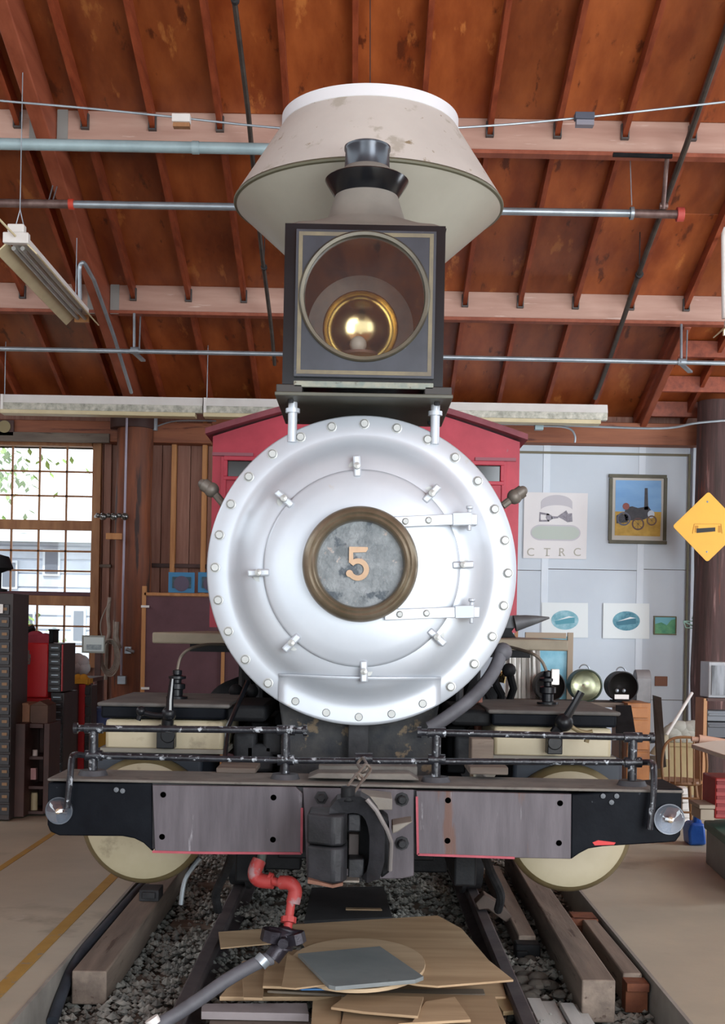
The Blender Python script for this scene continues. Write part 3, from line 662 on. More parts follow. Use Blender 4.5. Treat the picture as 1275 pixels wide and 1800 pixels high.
# roof of the headlight
m=M(); a=Vector((hc.x,6.145,zt_)); n=96; vs=[];fs=[]
lev=[(hw+.004,-.002,0),(hw*.93,.022,.08),(hw*.78,.05,.35),(.245,.085,.85),(.2,.11,1),(.175,.18,1),(.155,.245,1)]
for hwid,h,rd in lev:
    for i in range(n):
        t=2*PI*(i+.5)/n; c_,s_=math.cos(t),math.sin(t); k=1/max(abs(c_),abs(s_)); rr_=hwid*(k*(1-rd)+rd*1.0)
        vs.append(a+Vector((c_*rr_,s_*rr_*(.345/hw if rd<.5 else 1)*(1),h)))
for q in range(len(lev)-1):
    for i in range(n): j=(i+1)%n; fs.append((q*n+i,q*n+j,(q+1)*n+j,(q+1)*n+i))
m.add(vs,fs); m.build('headlight_roof',mat('dusty_grey_sheet','#6f6c66','#827e76',3,.6,.1),case,ang=50)
az=a.z
m=M(); m.lathe([(.135,.225),(.15,.235),(.2,.315),(.205,.325),(.2,.33),(.14,.25)],a,'z',64,close=True); m.build('chimney_flare',blackgloss,case,ang=50)
m=M(); m.lathe([(.112,.37),(.108,.47),(.114,.478),(.114,.492),(.1,.5),(.0,.5)],a,'z',48); m.build('chimney',mat('blue_black_metal','#30343a','#40444b',4,.25,.4),case,ang=50)
m=M(); m.lathe([(.14,.24),(.15,.31),(.135,.355),(.112,.385),(0,.385)],a,'z',48); m.build('chimney_base',mat('dusty_grey_sheet','#77736a'),case)
# smokestack
KX=0.0; KY=7.15; E=1.7
whitepaint=mat('stack_paint','#b5b0aa','#c0bbb4',2,.55,0,.05,c3='#85775f',s3=13,t3=.635,c4='#a59f94',s4=5,t4=.58)
m=M(); m.lathe([(.2,2.6),(.2,3.59)],(KX,KY,0),'z',64); m.v=[v for v in m.v]; sk=m.build('stack_pipe',silver,loco)
m=M(); m.lathe([(.2,3.57),(.45,3.81),(.752,4.085)],(KX,KY,0),'z',96); m.build('stack_lower_cone',mat('stack_grey_paint','#9b988c','#a5a296',2,.4,.1,.02),loco,ang=60)
m=M(); m.lathe([(.752,4.083),(.765,4.087),(.768,4.097),(.759,4.107)],(KX,KY,0),'z',96); m.build('stack_rim',mat('olive_rim','#5c5a48'),loco)
m=M(); m.lathe([(.76,4.108),(.495,4.535)],(KX,KY,0),'z',96); m.build('stack_upper_cone',whitepaint,loco)
m=M(); m.lathe([(.49,4.52),(.503,4.53),(.503,4.592),(.49,4.598),(.43,4.58),(.41,4.4),(0,4.4)],(KX,KY,0),'z',96); m.build('stack_crown',mat('crown_white','#cfcfd2',rough=.5),loco)
# ---------------------------------------------------------------- pilot beam
BY=5.3; BZt=1.025
bc=lambda px,py: P(px,py,BY)
m=M(); m.prism([bc(x,y) for x,y in ((84,1376),(268,1377),(268,1497),(252,1482),(236,1474),(215,1470),(104,1469),(88,1462),(83,1450))],(0,.34,0)); m.build('beam_end',blackworn,loco,bevel=.006,label='black left end of the pilot beam')
m=M(); m.prism([bc(x,y) for x,y in ((1005,1396),(1200,1386),(1197,1468),(1188,1480),(1060,1488),(1035,1492),(1018,1501),(1004,1511))],(0,.34,0)); m.build('beam_end',blackworn,loco,bevel=.006,label='black right end of the pilot beam')
m=M(); m.prism([bc(x,y) for x,y in ((268,1377),(1005,1396),(1004,1505),(268,1492))],(0,.34,0)); m.build('beam_core',iron,loco)
m=M(); x0,x1=bc(83,1400).x,bc(1202,1400).x; m.box((x0,BY-.008,BZt),(x1,BY+.35,BZt+.012)); m.build('beam_top',dusttop,loco,bevel=.005)
redl=mat('red_edge_paint','#8c3540','#a04552',9,.6,0,.2)
def plateface(pts,holes,edge):
    m=M(); m.prism([P(x,y,BY-.022) for x,y in pts],(0,.022,0)); pl=m.build('beam_plate',steelplate,loco,bevel=.003)
    m=M(); 
    for q in range(len(edge)-1): m.bar(P(*edge[q],BY-.024),P(*edge[q+1],BY-.024),.006,.01)
    m.build('plate_red_edge',redl,pl)
    for h in holes:
        m=M(); c=P(h[0],h[1],BY-.0235); m.lathe([(.0125,0),(0,0.0005)],c,'y',16); m.build('bolt_hole',[mat('hole_black','#020202',rough=1,spec=0)],pl)
plateface([(268,1380),(520,1383),(532,1395),(530,1500),(350,1499),(272,1497)],[(287,1397),(481,1402),(285,1471),(480,1476)],[(268,1497),(350,1499),(530,1500),(531,1420)])
plateface([(732,1390),(1005,1396),(1004,1510),(905,1508),(735,1502)],[(788,1407),(985,1412),(787,1478),(983,1482)],[(733,1400),(735,1502),(905,1508)])
m=M(); m.prism([P(x,y,BY-.012) for x,y in ((532,1384),(728,1388),(728,1540),(706,1545),(600,1545),(540,1540))],(0,.012,0)); cpl=m.build('coupler_plate',steelplate,loco,bevel=.004)
for px,py in ((565,1402),(707,1405),(707,1482)):
    m=M(); c=P(px,py,BY-.012); m.lathe([(.03,0),(.03,.006),(.019,.007),(.019,.03),(.014,.036),(0,.036)],c,'y',6 if px<700 else 8); m.build('plate_bolt',iron,cpl)
m=M(); m.pbox(560,1346,734,1362,5.5,.3); m.prism([P(x,y,5.36) for x,y in ((540,1368),(560,1359),(720,1360),(738,1372))],(0,.2,0)); m.build('draft_timber',dusttop,loco,bevel=.005)
# small bolts on black ends
for px,py in ((205,1388),(216,1390),(1060,1399),(1084,1399),(1075,1410)):
    m=M(); m.lathe([(.011,0),(.011,.008),(0,.01)],P(px,py,BY),'y',8); m.build('beam_bolt',mat('chipped_bolt','#54595e'),loco)
m=M(); m.prism([P(x,y,BY-.003) for x,y in ((1042,1481),(1052,1477),(1083,1481),(1080,1485),(1046,1486))],(0,.003,0)); m.build('red_paint_chip',mat('bright_red_patch','#b82a2a'),loco,smooth=False)
# coupler (knuckle type)
KD=4.82; kc=lambda x,y,D=KD: P(x,y,D)
castm=mat('coupler_casting','#191a1c','#2b2b2f',7,.55,.0,.35,spec=.3,c3='#6a4a38',s3=7,t3=.66)
m=M()
def facet(y0,y1):      # two-faced knuckle nose: broad left face and a narrow right one
    q=[P(540,y0,KD+.05),P(586,y0,KD),P(604,y0,KD+.015),P(611,y0,KD+.07),P(611,y0,KD+.24),P(545,y0,KD+.24)]; h=(y1-y0)*KD/F
    m.prism([Vector((p.x,p.y,P(586,y1,KD).z)) for p in q],(0,0,h))
facet(1434,1488); cp=m.build('coupler_knuckle',castm,loco,bevel=.01)
m=M(); facet(1491,1554); m.build('coupler_knuckle',castm,loco,bevel=.01)
m=M()
outer=[(578,1434),(580,1420),(592,1406),(612,1400),(634,1400),(652,1410),(664,1426),(673,1446),(677,1470),(676,1515),(668,1545),(645,1552)]
inner=[(606,1434),(608,1432),(612,1430),(620,1429),(629,1430),(637,1434),(643,1442),(647,1454),(650,1472),(649,1512),(645,1532),(636,1543)]
for k in range(len(outer)-1):
    m.prism([P(*outer[k],KD+.05),P(*outer[k+1],KD+.05),P(*inner[k+1],KD+.09),P(*inner[k],KD+.09)],(0,.16,0))
m.build('coupler_hook',castm,loco,bevel=.0)
m=M(); m.pbox(612,1431,634,1462,KD+.12,.1); m.pbox(612,1510,640,1550,KD+.12,.1); m.build_split('coupler_web',castm,loco,bevel=.006)
m=M(); m.pbox(613,1466,631,1506,KD+.22,.06); m.build('coupler_lock',mat('brown_lock','#3a3230','#4a4240',6,.7),loco,bevel=.004)
m=M(); m.prism([P(x,y,KD+.2) for x,y in ((664,1425),(684,1440),(687,1532),(670,1545))],(0,.15,0)); m.box((P(600,1460,KD).x,KD+.27,P(614,1552,KD).z),(P(668,1460,KD).x,BY,P(614,1425,KD).z)); m.build('coupler_shank',irondk,loco,bevel=.01)
m=M(); m.tube([P(645,1405,KD+.04),P(662,1425,KD+.04),P(680,1458,KD+.06),P(688,1480,KD+.12),P(686,1530,KD+.16)],.009,8); m.build('coupler_rib',mat('worn_bright_iron','#6f6a68'),loco)
m=M(); m.prism([P(x,y,KD-.003) for x,y in ((541,1546),(560,1550),(584,1556),(603,1552),(603,1557),(585,1561),(560,1556),(541,1553))],(0,.06,0)); m.build('rusty_lip',mat('rusty_edge','#54382c','#75503e',14,.8),loco,smooth=False)
m=M(); m.pbox(598,1548,632,1552,KD+.05,.1); m.prism([P(x,y,KD+.12) for x,y in ((690,1450),(726,1444),(700,1462),(690,1466))],(0,.15,0)); m.prism([P(x,y,KD+.2) for x,y in ((634,1398),(690,1404),(690,1424),(655,1424))],(0,.2,0)); m.build_split('coupler_guard',mat('brown_grey_steel','#6b6660','#7c766c',6,.7,.1,.2),loco,bevel=.004)
m=M(); m.cyl(P(612,1408,KD+.08),P(612,1382,KD+.08),.028,n=16); m.build('lock_block',irondk,loco,bevel=.004)
def link(m,a,b,w,r):
    a=Vector(a);b=Vector(b); d=(b-a).normalized(); u=d.cross(Vector((0,1,0))).normalized(); pts=[]
    for k in range(9): t=PI*k/8; pts.append(a+u*math.cos(t)*w-d*math.sin(t)*w)
    for k in range(9): t=PI*k/8; pts.append(b-u*math.cos(t)*w+d*math.sin(t)*w)
    pts.append(pts[0]); m.tube(pts,r,8,caps=False)
chm=mat('chain_iron','#5c534c','#746a60',9,.5,.4)
m=M(); link(m,P(634,1338,5.3),P(642,1352,5.15),.018,.006); m.build('chain_link',chm,loco)
m=M(); link(m,P(646,1350,5.12),P(634,1366,5.05),.017,.006); m.build('chain_link',chm,loco)
m=M(); link(m,P(632,1366,5.04),P(618,1386,4.92),.018,.006); m.build('chain_link',chm,loco)
# handrails and their posts
railm=mat('black_rail_glints','#17181c','#2b2d33',22,.3,.2,.3,c3='#9aa0a6',s3=30,t3=.59)  # pale speckles paint silver glints into the black rail colour
RY=5.44
def stanch(px,y0,y1):
    m=M(); a=P(px,y0,RY); b=P(px,y1,RY); m.cyl((a.x,RY,BZt+.012),(a.x,RY,a.z),.020,n=14)
    m.build('rail_post',railm,loco)
    m=M(); m.cyl((a.x,RY,BZt+.010),(a.x,RY,BZt+.034),.066,.055,24); m.build('post_flange',mat('flange_iron','#2f3032','#45454a',9,.6,.3,.3),loco)
for px,y0 in ((165,1280),(503,1284),(768,1286),(1113,1296)): stanch(px,y0,1360)
def hrail(x0,y0,x1,y1,r=.015):
    m=M(); m.cyl(P(x0,y0,RY),P(x1,y1,RY),r,n=14)
    for x in (x0,x1):
        y=y0+(y1-y0)*(x-x0)/(x1-x0); 
    for px in (165,503,768,1113):
        if x0<px<x1 or x1<px<x0: y=y0+(y1-y0)*(px-x0)/(x1-x0); m.cyl(P(px-16,y,RY),P(px+16,y,RY),r*1.5,n=14)
    for x,q in ((x0,1),(x1,-1)): y=y0+(y1-y0)*(x-x0)/(x1-x0); m.cyl(P(x,y,RY),P(x+q*7,y,RY),r*1.6,n=12)
    return m.build('handrail',railm,loco)
hrail(130,1280,540,1284); hrail(734,1287,1150,1297); 
m=M(); m.cyl(P(150,1328,RY),P(520,1337,RY),.014,n=12); m.cyl(P(520,1337,RY),P(1132,1340,RY),.014,n=12)
for px,y in ((165,1328),(503,1336),(640,1333),(768,1335),(1113,1340)): m.cyl(P(px-15,y,RY),P(px+15,y,RY),.023,n=12)
m.build('uncoupling_bar',railm,loco)
m=M(); m.tube(smoothpath([P(152,1328,RY),P(132,1327,5.38),P(126,1335,5.3),P(123,1370,5.25),P(118,1420,5.25)]),.014,10); m.build('bar_handle',railm,loco)
m=M(); m.tube(smoothpath([P(1130,1340,RY),P(1146,1341,5.38),P(1150,1352,5.3),P(1149,1400,5.25),P(1142,1458,5.25)]),.014,10); m.build('bar_handle',railm,loco)
# round lamps at the beam ends
for px,py,r,lab in ((104,1425,.055,'partly hidden clear lamp lens at the left end'),(1177,1440,.062,'clear lamp lens at the right end')):
    c=P(px,py,BY-.01); lo=M(); lo.lathe([(r,0),(r*.97,.012),(r*.8,.035),(r*.45,.052),(0,.058)],c,'y',32); L=lo.build('lamp_lens',glass('lens_glass%d'%px,(.9,.92,.95,1),.2,.05) ,loco,label=lab)
    m=M(); m.lathe([(r*1.05,-.01),(r*1.05,.005),(r*.97,.005),(r*.2,-.005),(0,-.005)],c,'y',32); m.build('lamp_dish',mat('lamp_silver','#4a4e55',rough=.3,metal=.5),L)
    m=M(); m.sphere(c+Vector((0,-.02,0)),r*.22,12,8); m.build('bulb',mat('bulb_amber','#c9b090',rough=.3),L)
# red air pipe below the beam
m=M(); m.tube([P(462,1498,5.45),P(455,1530,5.42)],.02,12); m.build('pipe_stub',mat('grey_green_pipe','#5d6660'),loco)
m=M(); m.tube(smoothpath([P(456,1512,5.42),P(448,1533,5.40),P(455,1547,5.39),P(480,1550,5.37)]),.031,14); m.tube([P(452,1540,5.4),P(505,1556,5.35)],.019,14); m.tube(smoothpath([P(494,1551,5.36),P(511,1553,5.34),P(519,1566,5.34),P(515,1588,5.33)]),.03,14); m.tube([P(514,1570,5.34),P(506,1632,5.3)],.019,14); m.cyl(P(508,1612,5.31),P(507,1622,5.3),.033,n=8); m.cyl(P(470,1543,5.38),P(478,1546,5.38),.028,n=12); m.build('air_pipe',redpipe,loco)
m=M(); a=P(500,1650,5.27); m.cyl(P(472,1643,5.27),P(528,1650,5.27),.036,n=16); m.cyl(P(506,1632,5.28),P(498,1668,5.27),.04,n=16); m.sphere(a,.052); m.cyl(P(480,1634,5.25),P(476,1654,5.25),.046,n=8); m.cyl(P(518,1640,5.25),P(522,1658,5.25),.042,n=8); m.cyl(P(498,1658,5.27),P(478,1684,5.25),.038,n=12); m.cyl(a+Vector((0,-.09,0)),a,.022,n=10); m.build('pipe_valve',mat('greasy_black_valve','#1c1a20','#302c34',10,.4,.4,.3),loco)
# ================================================================ overhead things
def simple(name,m,mt,label,cat,group=None,bevel=0,**k):
    o=m.build(name,mt,None,bevel=bevel,**k); return tag(o,label,cat,group)
m=M(); m.tube([P(-60,252,10.0),P(225,257,10.0),P(560,264,10.0)],.046,14)
o=simple('ceiling_pipe',m,paleblue,'thick pale blue pipe running behind the white stack','pipe')
m=M(); m.cyl(P(338,259.5,10),P(350,259.7,10),.052,n=14); m.build('pipe_coupling',paleblue,o)
# iron pipe with end cap
t=thing('ceiling_pipe','rusty and bare iron pipe with a red collar and a red end cap','pipe',P(634,367,11))
m=M(); m.cyl(P(-60,356,11),P(125,359,11),.037,n=14); m.build('pipe_length',rusty,t,label='rust-brown length of pipe')
m=M(); m.cyl(P(125,359,11),P(1110,375,11),.033,n=14); m.build('pipe_length',galv,t)
m=M(); m.cyl(P(1110,375,11),P(1192,377,11),.037,n=14); m.build('pipe_length',rusty,t)
m=M(); m.cyl(P(121,359,11),P(130,359,11),.047,n=14); m.build('pipe_collar',orange,t)
m=M(); m.cyl(P(1190,377,11),P(1202,377,11),.062,n=16); m.build('end_cap',mat('pink_red_cap','#b0463e'),t)
m=M(); m.lathe([(.05,-.015),(.056,-.015),(.056,.015),(.05,.015)],P(1111,375,11),'x',20,close=True); m.cyl(P(1111,361,11),P(1108,275,11),.004,n=6); m.build('pipe_hanger',galv,t)
m=M(); m.cyl(P(1166,366,10.95),P(1173,278,10.7),.02,n=10); m.cyl(P(1160,362,10.95),P(1174,362,10.95),.028,n=10); m.build('hanger_rod',rusty,t)
m=M(); m.cyl(P(85,356,11),P(95,318,11.2),.006,n=6);m.cyl(P(92,356,11),P(102,322,11.2),.006,n=6); m.build('hanger_wire',galv,t)
m=M(); m.bar(P(1078,272,10.6),P(1182,275,10.6),.03,.03); simple('bracket_bar',m,irondk,'short black bar under the near roof beam, above the red end cap','bar')
# conduit
t=thing('conduit','thin galvanised conduit crossing behind the headlight below the far roof beam','conduit',P(634,625,13))
m=M(); m.cyl(P(-60,612,13),P(634,625,13),.024,n=12); m.cyl(P(634,625,13),P(1340,640,13),.024,n=12); m.build('tube',galv,t)
for px,py,y0 in ((238,616,551),(1200,636,570)):
    m=M(); m.cyl(P(px-2,y0,13.05),P(px-2,py,13),.014,n=8); m.cyl(P(px+9,y0-2,13.3),P(px+7,py,13.2),.008,n=8); m.bar(P(px-6,py,12.97),P(px+14,py+18,13.4),.05,.02); m.cyl(P(px-8,py,13),P(px+6,py,13),.035,n=10); m.build('conduit_hanger',galv,t)
# sloping rods
def slopedrod(X,y0,y1,r,label,drop=.46):
    t=thing('sloping_rod',label,'rod',(X,y0,roofz(y0)-drop)); m=M(); pts=[(X+(.008*math.sin(i*1.3)),y0+(y1-y0)*i/12,roofz(y0+(y1-y0)*i/12)-drop) for i in range(13)]
    m.tube(pts,r,10); m.build('rod',mat('dark_pipe_metal','#423c38','#57504a',8,.45,.5),t)
    for yy in (y0+2.5,y0+5.5):
        m=M(); m.cyl((X,yy,roofz(yy)-drop-.01),(X,yy,roofz(yy)-.05),.005,n=6); m.cyl((X,yy-.02,roofz(yy)-drop),(X,yy+.02,roofz(yy)-drop),r*1.5,n=10); m.build('rod_clamp',iron,t)
slopedrod(-1.0,6.6,13.75,.021,'thin dark rod following the roof slope left of the stack')
slopedrod(2.63,6.6,14.3,.026,'dark rod following the roof slope at the right, behind the pipe end cap')
# bent conduit left
m=M(); m.tube(smoothpath([P(141,548,11.9),P(140,500,11.9),P(140,470,11.9),P(147,462,11.9),P(158,480,12.1),P(165,492,12.3)],4)+[P(200,590,13.2),P(231,690,14.05)],.02,10)
simple('bent_conduit',m,galv,'bent grey conduit beside the hanging shop light and big rafter','conduit')
# cable with two junction boxes
def cable(name,pts,r,label,cat='cable',mt=None,g=None):
    m=M(); m.tube(smoothpath(pts),r,8); return simple(name,m,mt or galv,label,cat,g)
cable('cable',[P(-60,170,9.8),P(0,177,9.8),P(150,190,9.8),P(300,205,9.8),P(480,224,9.8),P(640,232,9.8),P(860,221,9.8),P(1020,207,9.8),P(1150,193,9.8),P(1340,172,9.8)],.009,'grey cable sagging across under the near roof beam')
m=M(); m.pbox(302,199,334,213,9.72,.07); o=simple('junction_box',m,white,'small white box on the sagging cable at the left','box',bevel=.004); m=M(); m.pbox(304,213,333,222,9.74,.06); m.build('box_base',framewood,o)
m=M(); m.pbox(1012,196,1046,208,9.72,.07); o=simple('junction_box',m,mat('blue_grey_box','#4b505e'),'small blue-grey box on the sagging cable at the right','box',bevel=.004); m=M(); m.pbox(1014,209,1045,219,9.74,.07); m.build('box_base',mat('grey_box','#84828c'),o)
m=M(); m.cyl(P(651,-40,9.4),P(651,200,9.4),.004,n=6); simple('hanging_wire',m,iron,'thin dark wire hanging straight down behind the stack','wire')
# shop light hanging at the left
def shoplight(X,zc,y0,y1,label,lit):
    t=thing('shop_light',label,'light',(X,y0,zc))
    m=M(); m.box((X-.06,y0,zc+.02),(X+.06,y1,zc+.09)); m.build('channel',white,t,bevel=.004)
    m=M(); m.box((X-.10,y0-.02,zc+.0),(X+.10,y0+.05,zc+.085)); m.box((X-.065,y0-.02,zc+.085),(X+.065,y0+.06,zc+.15)); m.build('end_housing',white,t,bevel=.008)
    for s in (-1,1):
        m=M(); m.hexa([(X+s*.07,y0+.02,zc+.01),(X+s*.155,y0+.02,zc-.075),(X+s*.155,y1,zc-.075),(X+s*.07,y1,zc+.01),(X+s*.075,y0+.02,zc+.02),(X+s*.165,y0+.02,zc-.07),(X+s*.165,y1,zc-.07),(X+s*.075,y1,zc+.02)]); m.build('reflector',cream,t)
        m=M(); m.cyl((X+s*.035,y0+.06,zc-.02),(X+s*.035,y1-.06,zc-.02),.018,n=12); m.build('tube_lamp',mat('tube_lit','#fff4d8',emit='#fff1c8',es=9) if lit else mat('tube_unlit','#8a8a86','#a5a5a0',4,.3),t,label='lit fluorescent tube' if lit else None)
    m=M(); m.box((X-.07,y1-.04,zc-.05),(X+.07,y1,zc+.02)); m.build('end_socket',lightwood if not lit else white,t,label='orange-brown far end block' if not lit else None)
    m=M(); m.cyl((X-.05,y0+.1,zc+.1),(X,y0+.1,zc+.3),.004,n=6); m.cyl((X+.05,y0+.1,zc+.1),(X,y0+.1,zc+.3),.004,n=6); m.cyl((X,y0+.1,zc+.3),(X,y0+.1,roofz(y0)-.1),.004,n=6); m.cyl((X,y1-.3,zc+.05),(X,y1-.3,roofz(y1-.3)-.1),.004,n=6); m.build('suspension_wire',galv,t)
    return t
a=P(28,428,9.8); shoplight(a.x,a.z,9.8,12.15,'unlit shop light with cream reflectors hanging at the left on a wire',False)
shoplight(3.49,P(1258,588,12).z+.04,9.6,12.0,'lit fluorescent shop light cut by the right edge of the view',True)
m=M(); m.tube([P(1272,400,12.0),P(1273,560,12.0)],.022,10); simple('hanging_conduit',m,white,'white drop conduit above the lit shop light at the right edge','conduit')
m=M(); m.cyl(P(-40,345,9.3),P(27,415,9.75),.009,n=8); simple('light_cord',m,cream,'straight cream cord running to the unlit shop light','cord')
# row of fixtures
LD=14.15
for i,(x0,x1) in enumerate(((-357,0),(0,357),(357,714),(714,1070))):
    yy=lambda x,o: 692+o+x*.0175
    a=P(x0+1,yy(x0,18),LD); b=P(x1-1,yy(x1,18),LD)
    if i==0: lab=None
    lab=['long white strip light in the row above the wall, the leftmost at the picture edge','long white strip light above the window wall, left of the red cab roof','long white strip light in the row, mostly hidden behind the headlight','long white strip light at the free right end of the row above the poster wall'][i]
    if i==0: continue
    t=thing('strip_light',lab,'light',(a+b)/2,'row of strip lights')
    m=M(); m.hexa([a+Vector((0,0,.02)),b+Vector((0,0,.02)),b+Vector((0,.1,.02)),a+Vector((0,.1,.02)),a+Vector((0,.03,.115)),b+Vector((0,.03,.115)),b+Vector((0,.1,.115)),a+Vector((0,.1,.115))]); m.build('top_reflector',white,t)
    m=M(); m.hexa([a+Vector((0,.02,-.06)),b+Vector((0,.02,-.06)),b+Vector((0,.1,-.06)),a+Vector((0,.1,-.06)),a+Vector((0,.0,.02)),b+Vector((0,.0,.02)),b+Vector((0,.1,.02)),a+Vector((0,.1,.02))]); m.build('mottled_panel',mottle,t,bevel=.003)
    m=M(); m.box((a.x,LD-.02,a.z-.105),(b.x-.08,LD+.15,a.z-.06)); o=m.build('lower_reflector',cream,t,bevel=.004)
    m=M(); m.cyl(a+Vector((.03,.05,.1)),a+Vector((.03,.05,.9)),.005,n=6);  m.build('suspension_wire',galv,t)
    m=M(); m.box((a.x,LD-.012,a.z-.06),(a.x+.03,LD+.1,a.z+.11)); m.build('end_plate',white,t)
m=M(); m.tube([P(272,728,15.21),P(272,757,15.21)],.036,10); o=m.build('conduit_stub',galv); tag(o,'short white conduit stub below the strip lights, left of the cab','conduit')
cable('cable',[P(274,750,15.23),P(310,740,15.24),P(380,740,15.24)],.009,'thin wire curving off the white conduit stub')
cable('cable',[P(700,742,14.5),P(890,745,14.5),P(1000,748,14.5),P(1160,753,14.5),P(1230,743,14.4),P(1330,735,14.4)],.014,'grey cable along the beam above the poster wall',mt=galv)
m=M(); m.pbox(941,742,956,755,14.4,.08); simple('junction_box',m,paleblue,'pale blue box on the cable above the poster wall','box',bevel=.004)
cable('cable',[P(950,749,14.45),P(985,750,14.45),P(1004,755,14.45),P(1011,766,14.45),P(1011,778,14.45)],.012,'short cable bending down from the pale blue box')
m=M(); a=P(8,748,15.1); m.pbox(-8,738,24,766,15.2,.03); o=simple('wall_clock',m,darkwood,'dark square wall clock over the window','clock',bevel=.005)
m=M(); m.lathe([(.075,0),(.075,.012),(0,.012)],P(8,750,15.2),'y',24); m.build('clock_face',mat('clock_face','#8c7f5a'),o)
# conduit on the left post
t=thing('post_conduit','thin white conduit running down the left log post to a grey box','conduit',P(213,1200,14.9))
m=M(); m.cyl(P(223,735,14.93),P(213,1190,14.93),.014,n=10); m.build('tube',mat('violet_white_paint','#a9a3b4'),t)
m=M(); m.pbox(206,1188,221,1203,14.85,.08); m.build('outlet_box',galv,t,bevel=.006)
m=M(); m.pbox(219,1137,230,1149,14.85,.06); m.cyl(P(222,1141,14.82),P(236,1146,14.82),.02,n=8); simple('outlet_box',m,galv,'small grey box with a knob on the left post, right of the coiled rope','box')
m=M()
for i in range(6): m.sphere(P(172+i*9.5,906+(i%2)*2,14.85),.045 if i%2 else .03,10,6)
m.bar(P(166,908,14.9),P(226,908,14.9),.03,.03); simple('metal_hook_rail',m,mat('shiny_dark_steel','#5a5c5a','#9a9c9a',12,.25,.8),'row of dark shiny metal hooks fixed at the window side of the left post','hooks')
m=M(); m.pbox(186,937,214,948,14.88,.03); simple('wood_block',m,lightwood,'small pale wood block under the metal hooks','block',bevel=.003)
# rope coil
t=thing('coiled_rope','pale rope looped and coiled on the left post','rope',P(192,1180,14.8)); ropem=mat('rope','#8f877d','#aaa298',12,.8)
m=M()
for i in range(5): 
    c=P(191+i*1.2,1152+i,14.75); m.tube([c+Vector((math.cos(a)*(.075+.01*i),-.02*i,math.sin(a)*(.17+.012*i))) for a in [2*PI*k/20 for k in range(21)]],.009,6)
m.build('coil',ropem,t)
m=M(); m.tube(smoothpath([P(193,1050,14.8),P(190,1080,14.8),P(192,1110,14.8),P(188,1135,14.8),P(186,1195,14.8)]),.022,8); m.tube(smoothpath([P(194,1055,14.78),P(178,1090,14.8),P(180,1120,14.8),P(198,1130,14.8),P(200,1090,14.8)]),.008,6); m.tube(smoothpath([P(206,1093,14.8),P(205,1120,14.8),P(210,1140,14.8)]),.03,8); m.build_split('hanging_end',ropem,t)
# little white notice with drawing
t=thing('notice_board','small white notice with a dark drawing on a stand beside the rope','sign',P(165,1150,14.5))
m=M(); m.pbox(144,1117,184,1148,14.5,.03); m.build('board',mat('frame_grey','#8f948c'),t); m=M(); m.pbox(147,1120,182,1145,14.49,.01); m.build('paper',mat('paper_blue_white','#cfdcda'),t)
m=M(); m.pbox(152,1133,178,1142,14.48,.01); m.build('drawing',mat('drawing_grey','#7f9096','#a6b4b6',30),t); m=M(); m.pbox(166,1148,176,1230,14.52,.05); m.pbox(160,1230,180,1340,14.52,.08); m.build('stand',darkwood,t)
# maroon hardboard sheet with frame
t=thing('hardboard_sheet','large maroon hardboard sheet in a wood frame standing behind the left cylinder','board',P(320,1345,14.4))
m=M(); m.pbox(253,1047,430,1350,14.4,.03); m.build('sheet',maroonboard,t); m=M(); m.pbox(247,1030,254,1350,14.38,.06); m.pbox(254,1043,430,1048,14.38,.07); m.pbox(388,1048,394,1350,14.37,.02); m.build('frame',lightwood,t)
m=M(); m.pbox(248,1064,262,1068,14.36,.02); m.pbox(248,1208,262,1212,14.36,.02); m.build_split('hinge_tab',white,t)
m=M(); m.pbox(252,1049,430,1049.5,14.39,.01); m.build('frame_line',framewood,t)
for i,(x0,x1) in enumerate(((296,342),(348,394))):
    t=thing('toy_model_case' if 0 else 'framed_card',['blue framed card on the maroon sheet, the left one, fully in view','blue framed card on the maroon sheet, half hidden by the smokebox'][i],'picture',P((x0+x1)/2,1043,14.45),'blue framed cards')
    bl=mat('bright_blue_card','#2f7fae',rough=.5)
    m=M(); m.pbox(x0,1006,x1,1042,14.45,.03); m.build('card_frame',bl,t,bevel=.004); m=M(); m.pbox(x0+7,1014,x1-6,1034,14.44,.015); m.build('dark_picture',mat('card_dark','#2a4450','#4a6068',20),t)
    m=M(); c=P((x0+x1)/2,1026,14.435); m.lathe([(.09,0),(.05,.004),(0,.004)],c,'y',16); m.build('picture_motif',mat('card_mauve','#5a5064'),t)
# ================================================================ tool corner, left
drk=mat('dark_drawer_brown','#2b2423','#3a302e',5,.5); drl=mat('drawer_front_dark','#1f1d20','#2d2a2c',6,.4); labt=mat('drawer_tag','#8a6a4a')
t=thing('drawer_cabinet','tall dark small-parts drawer cabinet at the left edge','cabinet',P(-10,1440,10.6))
m=M(); m.pbox(-60,1042,20,1441,10.6,.5); m.build('body',drk,t,bevel=.005)
for i in range(17):
    y=1062+i*22; m=M(); m.pbox(-40,y,16,y+18,10.58,.03); d=m.build('drawer',drl,t,bevel=.003); m=M(); m.pbox(3,y+6,12,y+11,10.57,.01); m.build('drawer_tag',labt,d)
m=M(); m.pbox(-5,1062,5,1078,10.55,.01); m.build('paper_label',white,t)
m=M(); a=P(-2,1040,10.7); m.lathe([(.07,0),(.07,.02),(.02,.03),(.02,.16),(.12,.2),(.08,.3),(0,.32)],a,'z',16); simple('desk_lamp',m,irondk,'dark rounded lamp on top of the tall drawer cabinet','lamp')
t=thing('wooden_shelf_unit','low dark brown shelf unit with three open bays of supplies','shelf',P(52,1436,10.9))
m=M(); m.pbox(20,1272,43,1436,10.75,.5); m.pbox(76,1272,86,1430,10.9,.4); m.pbox(43,1272,76,1280,10.9,.4); m.pbox(43,1272,76,1432,11.25,.03); m.build('carcass',darkwood,t,bevel=.004)
